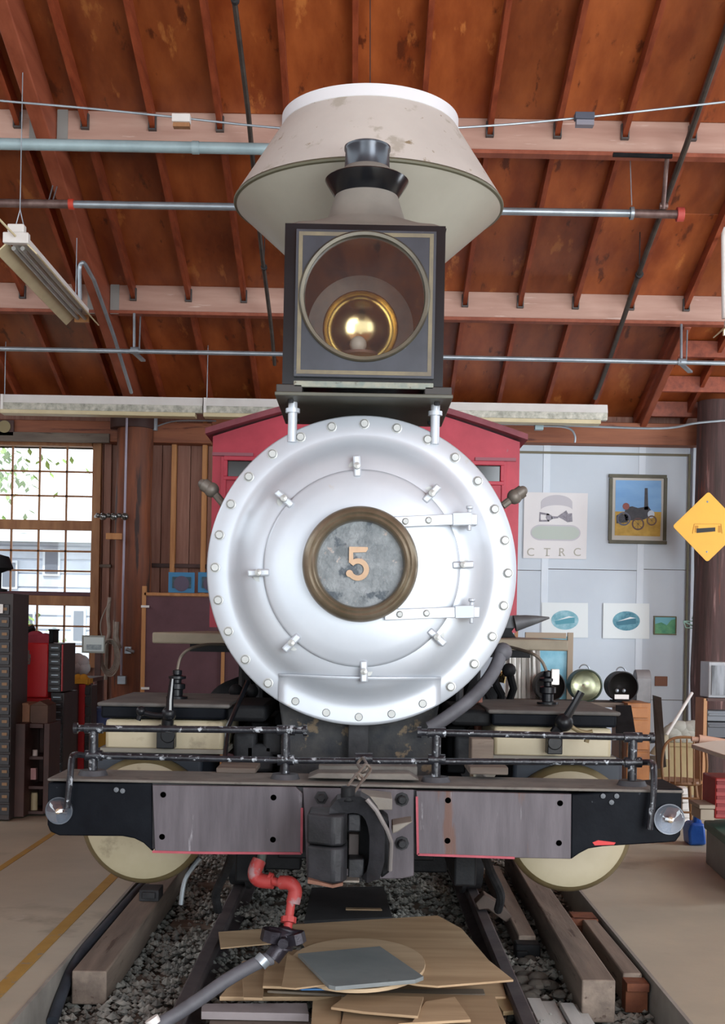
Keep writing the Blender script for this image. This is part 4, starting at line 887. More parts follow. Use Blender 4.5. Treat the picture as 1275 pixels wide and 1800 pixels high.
for y in (1330,1382,1426): m=M(); m.pbox(43,y,76,y+5,10.9,.38); m.build('shelf_board',darkwood,t)
for x0,x1,y0,y1,c,lb in ((47,55,1312,1330,'#9a5a4a','small pinkish can on the top bay of the dark shelf unit'),(57,66,1318,1330,'#c9b8b0','pale jar on the top bay of the dark shelf unit'),(44,53,1350,1382,'#3f6f94','blue carton in the middle bay of the dark shelf unit'),(54,64,1350,1370,'#b98a8a','pink carton in the middle bay of the dark shelf unit'),(44,53,1400,1426,'#3a86a4','blue can in the bottom bay of the dark shelf unit'),(54,66,1393,1424,'#a89878','tan tin in the bottom bay of the dark shelf unit')):
    m=M(); a=P((x0+x1)/2,y1,10.98); r=(x1-x0)/2*10.98/F; h=(y1-y0)*10.98/F
    if 'carton' in lb: m.box((a.x-r,10.98-r,a.z),(a.x+r,10.98+r,a.z+h)); m.box((a.x-r*.6,10.98-r-.002,a.z+h*.4),(a.x+r*.6,10.98-r,a.z+h*.8))
    else: m.lathe([(0,0),(r,0),(r,h*.9),(r*.92,h*.93),(r*.92,h),(0,h)],a,'z',16)
    simple('supply_carton' if 'carton' in lb else 'supply_can',m,mat('item'+c,c),lb,'box' if 'carton' in lb else 'can')
m=M(); m.pbox(22,1238,52,1272,10.95,.3); o=simple('cardboard_box',m,mat('cardboard','#8a6048','#9a7055',4,.8),'pale brown cardboard box on the dark shelf unit','box',bevel=.006); m=M(); m.pbox(24,1236,50,1239,10.94,.28); m.build('box_flap',mat('cardboard','#8a6048'),o)
m=M(); m.pbox(53,1240,84,1274,10.95,.3); m.prism([P(53,1240,10.95),P(70,1232,10.95),P(84,1240,10.95)],(0,.3,0)); simple('wooden_crate',m,mat('brown_crate','#4f382b','#63483a',5,.7),'dark brown wooden crate beside the cardboard box','crate',bevel=.004)
t=thing('tool_chest','bright red tool chest with a grey side handle and black drawers','tool chest',P(65,1226,11.4))
m=M(); m.pbox(22,1130,84,1226,11.4,.6); m.build('body',redchest,t,bevel=.012)
m=M(); m.pbox(32,1143,51,1150,11.38,.02); m.pbox(31,1150,53,1163,11.375,.025); m.tube([P(32,1158,11.36),P(32,1166,11.33),P(52,1166,11.33),P(52,1158,11.36)],.012,8); m.build('side_handle',mat('handle_grey','#8d8784',rough=.3,metal=.6),t,bevel=.003)
m=M(); m.pbox(84,1131,108,1217,11.42,.55); m.build('drawer_bank',drk,t,bevel=.004)
for i in range(7): m=M(); m.pbox(86,1134+i*12,106,1144+i*12,11.40,.03); d=m.build('drawer',drl,t,bevel=.003); m=M(); m.pbox(90,1138+i*12,102,1139.5+i*12,11.39,.012); m.build('drawer_pull',galv,d)
m=M(); m.pbox(108,1133,110,1215,11.41,.03); m.build('side_edge',redchest,t)
m=M(); rr=random.Random(2)
for i in range(7): m.sphere(P(50+i*5,1120+rr.uniform(-4,3),11.5),.06,10,6,(1,.8,.7))
m.pbox(45,1118,86,1130,11.45,.2); simple('red_cloth',m,mat('dusty_red_cloth','#8e2f3c','#a54050',6,.9),'crumpled dusty red cloth bundle on the red tool chest','cloth')
m=M(); m.cyl(P(28,1118,11.5),P(60,1103,11.5),.03,n=8); m.pbox(30,1103,46,1118,11.5,.1); m.cyl(P(50,1105,11.5),P(40,1098,11.5),.02,n=8); simple('hand_tool',m,irondk,'dark hand tool lying on top of the red tool chest','tool')
m=M(); m.pbox(86,1108,94,1130,11.45,.2); m.pbox(85,1106,95,1109,11.44,.22); simple('black_box',m,irondk,'small black box beside the red cloth','box',bevel=.004)
t=thing('tool_cabinet','tall red rolling cabinet with many black drawers under the tool chest','tool cabinet',P(92,1352,11.5))
m=M(); m.pbox(24,1226,88,1419,11.48,.6); m.build('body',redchest,t,bevel=.01); m=M(); m.pbox(88,1218,111,1417,11.5,.55); m.build('drawer_bank',drk,t)
for i in range(15): m=M(); m.pbox(90,1222+i*13,109,1232+i*13,11.48,.03); d=m.build('drawer',drl,t,bevel=.003); m=M(); m.pbox(93,1225+i*13,106,1226.5+i*13,11.47,.012); m.build('drawer_pull',galv,d)
m=M(); m.pbox(-2,1056,31,1128,12.3,.4); o=simple('red_cupboard',m,redchest,'red cupboard rising behind the tall drawer cabinet','cupboard',bevel=.01); m=M(); m.pbox(8,1062,28,1120,12.28,.02); m.build('cupboard_door',redchest,o,bevel=.004)
m=M(); m.pbox(112,1204,127,1404,12.15,.4); o=simple('drawer_cabinet',m,drk,'narrow dark cabinet with a red edge, between the red cabinet and the red post','cabinet',bevel=.005); m=M(); m.pbox(110,1206,113,1402,12.13,.05); m.build('red_edge',redchest,o)
for i in range(6): m=M(); m.pbox(114,1208+i*22,126,1226+i*22,12.13,.03); m.build('drawer',drl,o,bevel=.003)
t=thing('red_locker','slim red locker with black drawers at its right','locker',P(145,1352,12.4))
m=M(); m.pbox(129,1202,148,1395,12.4,.28); m.build('body',redchest,t,bevel=.006); m=M(); m.pbox(148,1205,160,1393,12.42,.25); m.build('drawer_bank',drk,t)
for i in range(8): m=M(); m.pbox(149,1208+i*17,158,1221+i*17,12.4,.03); m.build('drawer',drl,t,bevel=.003)
m=M()
for i in range(5): a=P(130+i*5,1198,12.4); m.sphere(a+Vector((0,.05,.03*(i%2))),.045,10,6)
m.pbox(127,1194,154,1202,12.38,.25); simple('yellow_gloves',m,mat('glove_yellow','#c4901f','#d4a436',8,.8),'pile of yellow work gloves on the slim red locker','gloves')
m=M(); m.pbox(110,1140,121,1192,12.75,.15); m.pbox(109,1138,122,1141,12.74,.17); simple('orange_box',m,mat('orange_brown_box','#a5522a'),'orange-brown box in front of the window bottom','box',bevel=.004)
m=M(); rr=random.Random(6)
for i in range(9): m.sphere(P(122+rr.uniform(0,30),1168+rr.uniform(-13,10),13.0),.08,12,8,(1,.8,1))
simple('plastic_bag',m,mat('cloudy_plastic','#b2bcc0','#d0d8da',6,.3),'crumpled pale plastic bag under the window','bag')
m=M(); m.pbox(163,1247,187,1277,12.8,.3); m.pbox(161,1245,189,1250,12.78,.34); simple('blue_bin',m,mat('dull_blue_plastic','#46598a'),'dull blue plastic bin beside the slim red locker','bin',bevel=.006)
m=M(); m.pbox(172,1280,189,1386,12.8,.3); m.pbox(170,1278,191,1283,12.78,.32); simple('yellow_box',m,mat('mustard_plastic','#b98a1c'),'mustard yellow upright box under the blue bin','box',bevel=.006)
t=thing('window_bench','narrow dark bench under the window behind the red lockers','bench',P(130,1380,12.7)); zb_=P(130,1192,12.75).z; m=M(); m.box((P(96,1192,12.7).x,12.7,zb_-.04),(P(158,1192,12.7).x,13.4,zb_)); m.build('bench_top',darkwood,t,bevel=.004); m=M()
for px in (98,151): a=P(px,1192,12.75); m.box((a.x,12.75,0),(a.x+.06,12.81,zb_-.04)); m.box((a.x,13.3,0),(a.x+.06,13.36,zb_-.04))
m.build_split('bench_leg',darkwood,t)
# ================================================================ poster wall, right
WD=YW-.03
def canvas(name,label,cat,rect,frame,fm,D=WD,dep=.03,group=None):
    t=thing(name,label,cat,P((rect[0]+rect[2])/2,rect[3],D),group); x0,y0,x1,y1=rect
    if frame:
        for i,r in enumerate(((x0,y0,x1,y0+frame),(x0,y1-frame,x1,y1),(x0,y0+frame,x0+frame,y1-frame),(x1-frame,y0+frame,x1,y1-frame))): m=M(); m.pbox(*r,D-dep,dep); m.build('frame_bar',fm,t,bevel=.003)
    return t
def poly(t,name,pts,D,mt,th=.003):
    m=M(); m.prism([P(x,y,D) for x,y in pts],(0,th,0)); return m.build(name,mt,t,smooth=False)
def ell(cx,cy,rx,ry,n=28,a0=0,a1=360): return [(cx+rx*math.cos(math.radians(a0+(a1-a0)*k/n)),cy-ry*math.sin(math.radians(a0+(a1-a0)*k/n))) for k in range(n+(0 if a1-a0==360 else 1))]
# picture of a traction engine
t=canvas('framed_picture','framed colour picture of a black traction engine in a golden field under blue sky','picture',(1071,834,1173,956),6,mat('dark_olive_frame','#3d3a26','#504b34',6,.5))
poly(t,'mount',[(1076,839),(1168,839),(1168,951),(1076,951)],WD-.012,mat('grey_mount','#b9b4ac'))
poly(t,'picture_sky',[(1083,844),(1163,845),(1163,905),(1082,904)],WD-.017,mat('sky_print','#5f93c8','#7fabd4',3,.5,st=(.3,1,1)))
poly(t,'picture_field',[(1082,899),(1163,900),(1161,943),(1081,941)],WD-.019,mat('field_print','#a8842c','#c29b40',12,.6))
ek=mat('engine_print','#2a2b33','#3c3a40',20,.6)
for pts in ([(1098,905),(1100,892),(1112,890),(1122,893),(1140,890),(1146,898),(1146,908),(1130,914),(1100,915)],[(1133,896),(1134,858),(1139,858),(1140,896)],[(1084,920),(1084,906),(1092,902),(1104,906),(1104,918)]): poly(t,'engine_body',pts,WD-.022,ek)
for cx,cy,r,c in ((1097,912,12,'#55586a'),(1122,921,11,'#5a3f3a'),(1146,915,9,'#6a4f3f')):
    m=M(); m.lathe([(r*WD/F,0),(r*WD/F,.003),((r-2.5)*WD/F,.003),((r-2.5)*WD/F,0)],P(cx,cy,WD-.023),'y',24,close=True); 
    for k in range(4): a=k*PI/4; m.bar(P(cx+math.cos(a)*(r-2),cy+math.sin(a)*(r-2),WD-.024),P(cx-math.cos(a)*(r-2),cy-math.sin(a)*(r-2),WD-.024),.006,.002)
    m.build('engine_wheel',mat('wheel_print'+c,c),t)
poly(t,'engine_smokebox',ell(1145,904,6,7),WD-.025,mat('pale_print','#b9c4d2')); poly(t,'engine_flywheel',ell(1101,890,6,6),WD-.024,mat('red_print','#8a4a44'))
# poster with letters
t=canvas('paper_poster','pale square poster with a faint engine emblem and the letters C T R C','poster',(922,866,1034,983),0,None)
poly(t,'paper',[(922,865),(1034,867),(1031,983),(920,981)],WD-.01,mat('poster_paper','#dad7d8','#e0dddd',2,.7))
g1=mat('pale_grey_ink','#bcb9bf'); g2=mat('pale_green_ink','#b3bcb4'); g3=mat('dark_grey_ink','#77737c','#9a97a0',30,.7)
poly(t,'emblem_arch',ell(979,885,28,15,16,10,170)+ell(979,897,28,9,16,170,10),WD-.013,g1)
poly(t,'emblem_scroll',ell(951,936,18,14,14,90,270)+ell(1003,937,18,14,14,-90,90),WD-.013,g1); poly(t,'emblem_scroll_fill',ell(951,936,16,11.5,14,90,270)+ell(1003,937,16,11.5,14,-90,90),WD-.016,g2)
for pts in ([(949,900),(966,903),(966,906),(951,904),(951,914),(966,914),(966,917),(948,917)],[(962,902),(970,906),(972,912),(964,917),(960,910)],[(970,907),(982,908),(982,911),(970,912)],[(980,908),(992,900),(996,897),(999,903),(1006,902),(1007,917),(998,918),(990,913)]): poly(t,'emblem_engine',pts,WD-.014,g3)
def letters(txt,xs,y,h,D,mt,t,serif=True):
    for ch,x in zip(txt,xs):
        cu=bpy.data.curves.new('letter_'+ch.lower(),'FONT'); cu.body=ch; cu.size=1; cu.extrude=.002
        tmp=bpy.data.objects.new('tmp',cu); COL.objects.link(tmp); dg=bpy.context.evaluated_depsgraph_get(); me=bpy.data.meshes.new_from_object(tmp.evaluated_get(dg)); bpy.data.objects.remove(tmp)
        c=P(x,y,D); s=h*D/F/.7; m=M(); m.add([c+Vector((v.co.x*s,-v.co.z,v.co.y*s)) for v in me.vertices],[tuple(p.vertices) for p in me.polygons])
        if serif:
            k=h*D/F
            if ch in 'TR':
                m.box((c.x+k*(.25 if ch=='T' else 0),D-.002,c.z-.002),(c.x+k*(.75 if ch=='T' else .35),D,c.z+k*.06))
        m.build('letter_'+ch.lower(),mt,t,smooth=False)
letters('CTRC',[926,956,982,1008],977,14,WD-.012,mat('letter_ink','#aaa79c'),t)
# two lithographs
for (rect,lab,c1,c2) in (((953,1059,1034,1121),'white card with a pale blue oval train picture, left of the pair','#9cc4cf','#4f94a4'),((1061,1060,1142,1123),'white card with a darker teal oval train picture, right of the pair','#6fa9b8','#2f6c80')):
    t=canvas('white_card_print',lab,'print',rect,0,None,group='oval train prints'); x0,y0,x1,y1=rect; poly(t,'card',[(x0,y0),(x1,y0+1),(x1,y1),(x0-1,y1-1)],WD-.01,mat('card_white','#dde3e4'))
    cx,cy=(x0+x1)/2,(y0+y1)/2; poly(t,'oval_picture',ell(cx,cy,24,17),WD-.013,mat('oval'+c1,c1,c2,9,.6))
    poly(t,'train_shape',[(cx-18,cy+2),(cx+8,cy-6),(cx+17,cy-4),(cx+17,cy+5),(cx-16,cy+8)],WD-.015,mat('oval_train'+c2,c2)); poly(t,'train_roof',[(cx-16,cy+1),(cx+7,cy-7),(cx+17,cy-5),(cx+8,cy-4)],WD-.018,mat('card_white','#dde3e4'))
t=canvas('framed_picture','small framed green and blue landscape picture near the log post','picture',(1150,1083,1190,1116),2,mat('olive_frame','#6a6648')); poly(t,'picture_sky',[(1152,1085),(1188,1085),(1188,1100),(1152,1100)],WD-.012,mat('turquoise_print','#6fb3bf')); poly(t,'picture_trees',[(1152,1097),(1163,1094),(1173,1099),(1180,1090),(1188,1088),(1188,1114),(1152,1114)],WD-.015,mat('green_print','#3f8a68','#6fae7a',12))
m=M(); m.pbox(1152,1189,1174,1206,WD-.02,.02); o=simple('wooden_plaque',m,mat('brown_plaque','#7a4a30'),'small brown wooden plaque on the wall above the cabinet','plaque',bevel=.004)
# light switch hanger by the post
m=M(); m.tube([P(1202,1092,14.9),P(1226,1104,14.9),P(1228,1098,14.9)],.01,8); m.tube([P(1202,1092,14.9),P(1222,1092,14.9),P(1230,1106,14.9),P(1206,1103,14.9),P(1202,1092,14.9)],.008,8); m.tube([P(1218,1088,14.9),P(1224,1073,14.9)],.012,8); m.sphere(P(1224,1076,14.9),.03,10,6); simple('coat_hanger',m,mat('pale_green_wire','#8fb0a4'),'pale green hanger hooked beside the dark log post','hanger')
# warning sign
t=thing('warning_sign','yellow diamond warning sign with a black wagon symbol on the dark log post','sign',P(1244,985,14.4)); SD=14.42
c=P(1245,926,SD); R=.395
m=M(); cr=.03; k=R; pts=[]
for a0 in (0,90,180,270):
    tip=Vector((math.cos(math.radians(a0)),0,math.sin(math.radians(a0))))*(R-.03)
    for j in range(5): a=math.radians(a0-45+22.5*j); pts.append(c+tip+Vector((math.cos(a),0,math.sin(a)))*.03)
m.prism(pts,(0,.012,0)); m.build('plate',yellow,t,smooth=False)
m=M(); ys=mat('sign_amber_print','#b97f14')
for a,b in (((1221,921),(1268,921)),((1221,921),(1218,938)),((1268,921),(1270,938))): m.bar(P(*a,SD-.002),P(*b,SD-.002),.008,.004)
m.pbox(1222,924,1228,936,SD-.003,.002); m.pbox(1263,924,1268,936,SD-.003,.002); m.build_split('symbol_outline',ys,t)
poly(t,'symbol_bar',[(1225,929),(1258,927),(1258,934),(1225,937)],SD-.004,blacksign)
for x,y in ((1244,882),(1243,970)): m=M(); m.lathe([(.012,0),(0,.006)],P(x,y,SD),'y',10); m.build('sign_bolt',galv,t)
# ================================================================ things standing in front of the poster wall
t=thing('large_painting','turquoise sea painting in a pale wood frame standing behind the right cylinder','picture',P(965,1345,13.6))
m=M(); m.pbox(930,1118,996,1383,13.6,.02); m.build('canvas',mat('sea_painting','#3f93b0','#8cc4d6',3,.5),t); 
for r in ((996,1112,1006,1383),(924,1112,996,1122),(924,1122,931,1383)): m=M(); m.pbox(*r,13.57,.05); m.build('frame_bar',mat('pale_frame_wood','#9c8c78'),t,bevel=.004)
t=thing('white_dust_sheet','hanging off-white cloth draped left of the sea painting','cloth',P(915,1345,13.0)); m=M(); vs=[];fs=[]
for j in range(2):
    pass
nx,ny=40,14
for i in range(nx+1):
    for j in range(ny+1):
        x=890+(58)*i/nx*(1+.0*j); y=1132+j*15; p=P(x-6+j*.6*(i/nx*2-1)+6,y,13.0); p.y+=.05*math.sin(i*1.1)+.02*math.sin(i*2.7+j*.3); vs.append(p)
for i in range(nx):
    for j in range(ny): a=i*(ny+1)+j; fs.append((a,a+ny+1,a+ny+2,a+1))
m.add(vs,fs); o=m.build('cloth_folds',mat('offwhite_cloth','#d2d1cc','#dddcd7',4,.9),t,ang=80); q=o.modifiers.new('solid','SOLIDIFY'); q.thickness=.01
m=M(); m.pbox(905,1100,911,1135,13.0,.03); m.bar(P(888,1134,13.0),P(950,1136,13.0),.03,.03); m.build('cloth_rail',framewood,t)
# anvil on the right running board
t=thing('anvil','grey iron anvil with a long horn on the right running board','anvil',P(900,1118,8.2))
m=M(); m.tube([P(905,1096,8.2),P(925,1092,8.2),P(945,1089,8.2),P(966,1086,8.2)],.05,14,rs=[.055,.042,.026,.006]); m.hexa([P(x,y,8.2)+Vector((0,d,0)) for d in (0,.12) for x,y in ((878,1084),(912,1081),(908,1104),(882,1104))][:4]+[P(x,y,8.2)+Vector((0,.12,0)) for x,y in ((878,1084),(912,1081),(908,1104),(882,1104))]); m.build('horn_and_face',mat('anvil_grey','#55575a','#6d6f72',7,.6,.4,.2),t)
m=M(); m.prism([P(x,y,8.22) for x,y in ((880,1102),(906,1102),(900,1110),(908,1121),(874,1121),(884,1110))],(0,.1,0)); m.build('waist_and_foot',iron,t,bevel=.005)
# three old headlamps on a bench
def oldlamp(cx,cy,r,D,label,inner,lens,loop=True):
    k=D/F; c=P(cx,cy,D); t=thing('round_headlamp',label,'headlamp',(c.x,D+.1,c.z-r*k))
    R=r*k; m=M(); m.lathe([(R*.93,-.02),(R,-.01),(R,.03),(R*.93,.035),(R*.9,.0),(R*.97,-.2),(R*.8,-.35),(0,-.36)],c,'y',40); m.build('shell',iron if not lens else mat('dark_green_shell','#2c3a30','#3c4a3e',6,.5,.2),t,ang=50)
    m=M(); m.lathe([(R*.9,.0),(R*.75,-.1),(R*.4,-.18),(0,-.2)],c,'y',40); m.build('reflector',inner,t,ang=80)
    if loop: m=M(); m.tube(arc(c+Vector((0,.1,R*.95)),R*.3,10,170,10),.008,6); m.build('carry_loop',galv,t)
    m=M(); m.box((c.x-R*.5,D,c.z-R*1.0-.02),(c.x+R*.5,D+.25,c.z-R*.93)); m.build('foot',iron,t); return t,c,R
dk=mat('dark_reflector','#1d1b1a','#2d2a28',5,.5); gl=mat('green_silver_reflector','#a3a599','#bdbdaa',3,.22,.9)
t,c,R=oldlamp(967,1206,27,12.6,'dark open headlamp with a white tag, leftmost of the row behind the right cylinder',dk,False,False)
t,c,R=oldlamp(1030,1205,29,12.6,'headlamp with a shining green reflector, second of the row',gl,True)
t,c,R=oldlamp(1095,1207,27,12.6,'black open headlamp with a white label, third of the row',dk,False)
m=M(); m.pbox(1081,1221,1106,1229,12.5,.02); m.build('label_card',white,t); m=M()
for x in (1085,1097): m.sphere(P(x,1214,12.52),.02,10,6)
m.build('lamp_socket',galv,t)
m=M(); a=P(1127,1205,12.7); m.box((a.x-.02,12.8,P(1127,1236,12.7).z),(a.x+.13,13.0,P(1127,1192,12.7).z)); m.cyl((a.x-.02,12.9,P(1127,1192,12.7).z-.02),(a.x+.13,12.9,P(1127,1192,12.7).z-.02),.1,n=20); simple('lamp_housing',m,mat('grey_housing','#77777a','#8a8a8c',6,.5,.2),'grey box housing right of the black headlamp','housing',bevel=.006)
t=thing('wooden_bench','dark bench that carries the row of headlamps','bench',P(1040,1345,12.6)); m=M(); m.pbox(890,1234,1101,1242,12.45,.5); m.build('bench_top',oldwood,t,bevel=.004)
for x in (895,1010,1091): m=M(); m.pbox(x,1242,x+8,1398,12.5,.06); m.build('bench_leg',oldwood,t)
t=thing('wooden_cabinet','orange-brown wooden cabinet at the right end of the headlamp bench','cabinet',P(1125,1400,12.3)); m=M(); m.pbox(1102,1236,1143,1400,12.3,.75); m.build('body',mat('honey_wood','#8f5a2c','#a56c38',4,.5,0,.1,(3,3,.4)),t,bevel=.006)
for y0,y1 in ((1244,1262),(1266,1318),(1322,1395)): m=M(); m.pbox(1105,y0,1140,y1,12.28,.03); m.build('cabinet_panel',mat('honey_wood_panel','#9a6030','#b4763e',4,.5),t,bevel=.005)
m=M(); m.hexa([P(1085,1240,12.2),P(1110,1240,12.2),P(1118,1290,11.9),P(1085,1290,11.9)]+[p+Vector((0,.06,0)) for p in (P(1085,1240,12.2),P(1110,1240,12.2),P(1118,1290,11.9),P(1085,1290,11.9))]); simple('black_sheet',m,irondk,'black sheet hanging below the black headlamp','sheet')
m=M(); q=[P(1149,1222,12.9),P(1163,1226,12.9),P(1172,1348,12.0),P(1156,1352,12.0)]; m.hexa(q+[p+Vector((0,.04,0)) for p in q]); simple('leaning_board',m,mat('black_board','#252220','#332f2c',5,.6),'narrow black board leaning left of the spindle chair','board')
t=thing('broom','white-handled broom leaning behind the spindle chair','broom',P(1190,1330,13)); m=M(); m.cyl(P(1217,1218,13.2),P(1172,1292,12.9),.017,n=10); m.build('handle',white,t); m=M(); m.tube([P(1172,1292,12.9),P(1166,1310,12.9),P(1160,1330,12.9)],.04,10,rs=[.02,.07,.11]); m.build('bristles',mat('straw','#b0a890'),t)
m=M(); rr=random.Random(9)
for i in range(10): m.sphere(P(1185+rr.uniform(0,38),1290+rr.uniform(-12,8),13.3),.12,12,8,(1.1,.7,.7))
simple('white_sack',m,mat('white_sack','#aaa89e','#bab8ae',5,.7),'slumped white sack behind the spindle chair','sack')
m=M(); m.pbox(1166,1310,1226,1400,13.2,.3); m.pbox(1164,1306,1228,1312,13.18,.34); simple('tan_box',m,mat('tan_cardboard','#93805c','#a28e68',4,.8),'big tan cardboard box behind the spindle chair','box')
# spindle chair
CD=10.6; cc=lambda x,y,d=0: P(x,y,CD+d)
t=thing('spindle_chair','brown bow-back spindle chair right of the beam','chair',P(1205,1495,CD+.2)); cw=mat('chair_wood','#6e4a2c','#8a6038',5,.45,0,.05)
seatz=P(1200,1378,CD).z
m=M(); bow=[cc(1166,1375),cc(1164,1340),cc(1170,1310),cc(1185,1298),cc(1207,1296),cc(1228,1300),cc(1240,1316),cc(1243,1350),cc(1238,1378)]; m.tube(smoothpath(bow),.012,8); m.build('back_bow',cw,t)
for x0,x1 in ((1177,1176),(1187,1186),(1198,1197),(1209,1208),(1220,1220),(1231,1230)): m=M(); m.cyl(cc(x0,1378),cc(x1,1299 if 1180<x1<1228 else 1304),.007,n=8); m.build('spindle',cw,t)
a=P(1204,1378,CD); m=M(); m.lathe([(0,0),(.18,.0),(.2,.015),(.195,.035),(0,.03)],(a.x,CD+.19,a.z-.02),'z',28); m.build('seat',cw,t)
for sx in (-1,1):
    for sy in (0,1):
        m=M(); m.cyl((a.x+sx*.11,CD+.08+sy*.2,a.z),(a.x+sx*.16,CD+.02+sy*.33,.0),.016,.012,n=10); m.build('leg',cw,t)
for zz in (.18,.3): m=M(); m.cyl((a.x-.14,CD+.05,zz),(a.x+.14,CD+.05,zz),.009,n=8); m.build('stretcher',cw,t)
# stack of white boxes behind the beam end
for i in range(5):
    m=M(); y=1386+i*13.5; m.pbox(1200,y,1213,y+11,11.3,.25); m.pbox(1201,y+11,1212,y+13.5,11.32,.2); simple('white_tub',m,white,['top','second','middle','fourth','bottom'][i]+' white tub of the narrow stack under the spindle chair','tub','white tubs under the chair',bevel=.004)
# right work table and shelf
t=thing('work_table','white-topped table at the right edge with a dark skirt','table',(P(1275,1340,9).x,9,0)); zt=P(1217,1308,9.2).z
m=M(); q=[G(1216,1308,zt),G(1330,1345,zt),G(1400,1310,zt),G(1290,1297,zt)]; m.prism([p-Vector((0,0,.03)) for p in q],(0,0,.03)); m.build('table_top',mat('table_white','#d8d4c8'),t,bevel=.004)
m=M(); q2=[p+(sum(q,Vector())/4-p)*.18 for p in q]
for p in (q2[1],q2[2],q2[3]): m.cyl((p.x,p.y,0),(p.x,p.y,zt-.03),.035,n=10)
m.build_split('table_leg',darkwood,t)
m=M(); a=P(1243,1300,9.6); m.cyl(P(1228,1300,9.6),P(1300,1312,9.6),.04,n=14); m.cyl(P(1216,1299,9.6),P(1230,1300,9.6),.02,n=10); simple('paper_roll',m,mat('peach_paper','#c09a84'),'peach-coloured roll lying on the white-topped table','roll')
t=thing('shelf_rack','light wood open rack in front of the dark post','shelf',P(1260,1345,12.2)); rw=mat('rack_wood','#a0714a','#b08258',5,.6)
m=M(); m.pbox(1236,1228,1242,1420,12.2,.3); m.build('side_board',rw,t)
for y in (1228,1300): m=M(); m.pbox(1242,y,1320,y+5,12.2,.3); m.build('shelf_board',darkwood,t)
m=M(); m.pbox(1246,1164,1310,1227,12.25,.3); o=simple('glass_case',m,mat('grey_case','#8a8c90','#9a9ca0',4,.3),'grey framed case standing on the wood rack','case',bevel=.006); m=M(); m.pbox(1252,1170,1300,1222,12.23,.02); m.build('case_pane',mat('case_dark','#3a3c40','#8c9096',3,.15,st=(4,1,.5)),o)
for y0,y1,c,l in ((1250,1268,'#6b7076','upper grey machine on the wood rack shelf'),(1270,1297,'#54575c','lower dark grey machine on the wood rack shelf')):
    m=M(); m.pbox(1244,y0,1300,y1,12.25,.25); m.pbox(1246,y0+4,1290,y0+9,12.24,.02); simple('grey_machine',m,mat('mach'+c,c),l,'machine',bevel=.006)
t=thing('red_crate','red plastic crate under the white-topped table','crate',P(1275,1440,9.0)); m=M(); m.pbox(1258,1368,1330,1440,9.0,.35); m.build('body',mat('crate_red','#9a2c2c','#ad3a36',6,.5),t,bevel=.01)
for i in range(5): m=M(); m.pbox(1261,1374+i*13,1328,1380+i*13,8.985,.02); m.build('rib',mat('crate_red2','#862424'),t)
t=thing('green_topped_chest','grey chest with a green lid on the floor at the right edge','chest',P(1275,1535,8.3)); zf=0
a=G(1241,1517); b=G(1290,1562); m=M(); h=P(1241,1450,a.y).z
dirv=(b-a); wv=Vector((dirv.y*-1,dirv.x,0)).normalized()*-.6; q=[a,a+dirv*1.5,a+dirv*1.5+Vector((.6,.3,0)),a+Vector((.6,.3,0))]
m.prism(q,(0,0,h-.03)); m.build('body',mat('grey_chest','#6f7472','#7f8482',4,.5),t,bevel=.01); m=M(); cq=sum(q,Vector())/4; m.prism([p+(p-cq)*.05+Vector((0,0,h-.03)) for p in q],(0,0,.06)); m.build('lid',mat('green_lid','#2f5145','#3b6052',4,.5),t,bevel=.01)
m=M(); m.pbox(1232,1423,1256,1442,9.0,.25); m.pbox(1230,1415,1258,1422,9.0,.28); simple('paper_stack',m,mat('book_paper','#a89a88'),'pale stack of papers beside the red crate','papers',bevel=.004)
m=M(); q=G(1227,1487); rr=random.Random(12); m.prism([P(x,y,q.y) for x,y in ((1213,1487),(1211,1462),(1216,1448),(1240,1448),(1243,1486))],(0,.2,0)); m.prism([P(x,y,q.y+.05) for x,y in ((1220,1450),(1224,1430),(1232,1432),(1236,1450))],(0,.08,0)); simple('blue_bag',m,mat('bright_blue_plastic','#1d52a8','#2c66c0',6,.35,0,.4),'bright blue plastic bag on the floor right of the beam','bag',bevel=.02)
# ================================================================ timbers and boards in and beside the track pit
def beam(pts_near,pts_far,z0,z1,mt,label,cat='timber',name='timber',bev=.008,group=None):
    (nx0,nx1,ny),(fx0,fx1,fy)=pts_near,pts_far; m=M()
    m.hexa([(nx0,ny,z0),(nx1,ny,z0),(fx1,fy,z0),(fx0,fy,z0),(nx0,ny,z1),(nx1,ny,z1),(fx1,fy,z1),(fx0,fy,z1)]); return simple(name,m,mt,label,cat,group,bev)
Z=-.165
beam((-1.375,-1.205,6.1),(-1.375,-1.205,9.0),Z,.0,oldtimberY,'heavy old timber lying left of the left rail','timber')
m=M(); a=G(263,1583,.0); m.box((a.x-.06,a.y-.03,.001),(a.x+.06,a.y+.15,.07)); m.box((a.x-.04,a.y-.05,.02),(a.x+.04,a.y-.03,.06)); simple('timber_block',m,iron,'small dark iron-faced block on the left timber','block',bevel=.004)
m=M(); m.tube(smoothpath([(-1.405,5.85,-.17),(-1.41,6.05,-.10),(-1.42,6.4,-.03),(-1.412,7.2,-.02),(-1.41,8.2,-.03),(-1.41,9.2,-.05)]),.028,12); simple('floor_hose',m,rubber2,'dark blue-grey hose squeezed between the kerb and the left timber','hose')
beam((1.09,1.25,5.97),(1.14,1.27,9.6),Z,.04,oldtimberY,'long heavy timber lying right of the right rail','timber')
beam((1.345,1.44,6.25),(1.345,1.43,7.4),-.15,.0,oldtimberY,'short light timber wedged against the right kerb','timber')
m=M(); m.box((1.34,6.16,-.17),(1.45,6.25,-.02)); m.box((1.34,6.13,-.06),(1.45,6.17,-.02)); simple('rusty_bracket',m,rust,'rusty angle bracket at the near end of the short light timber','bracket','rusty brackets',bevel=.003)
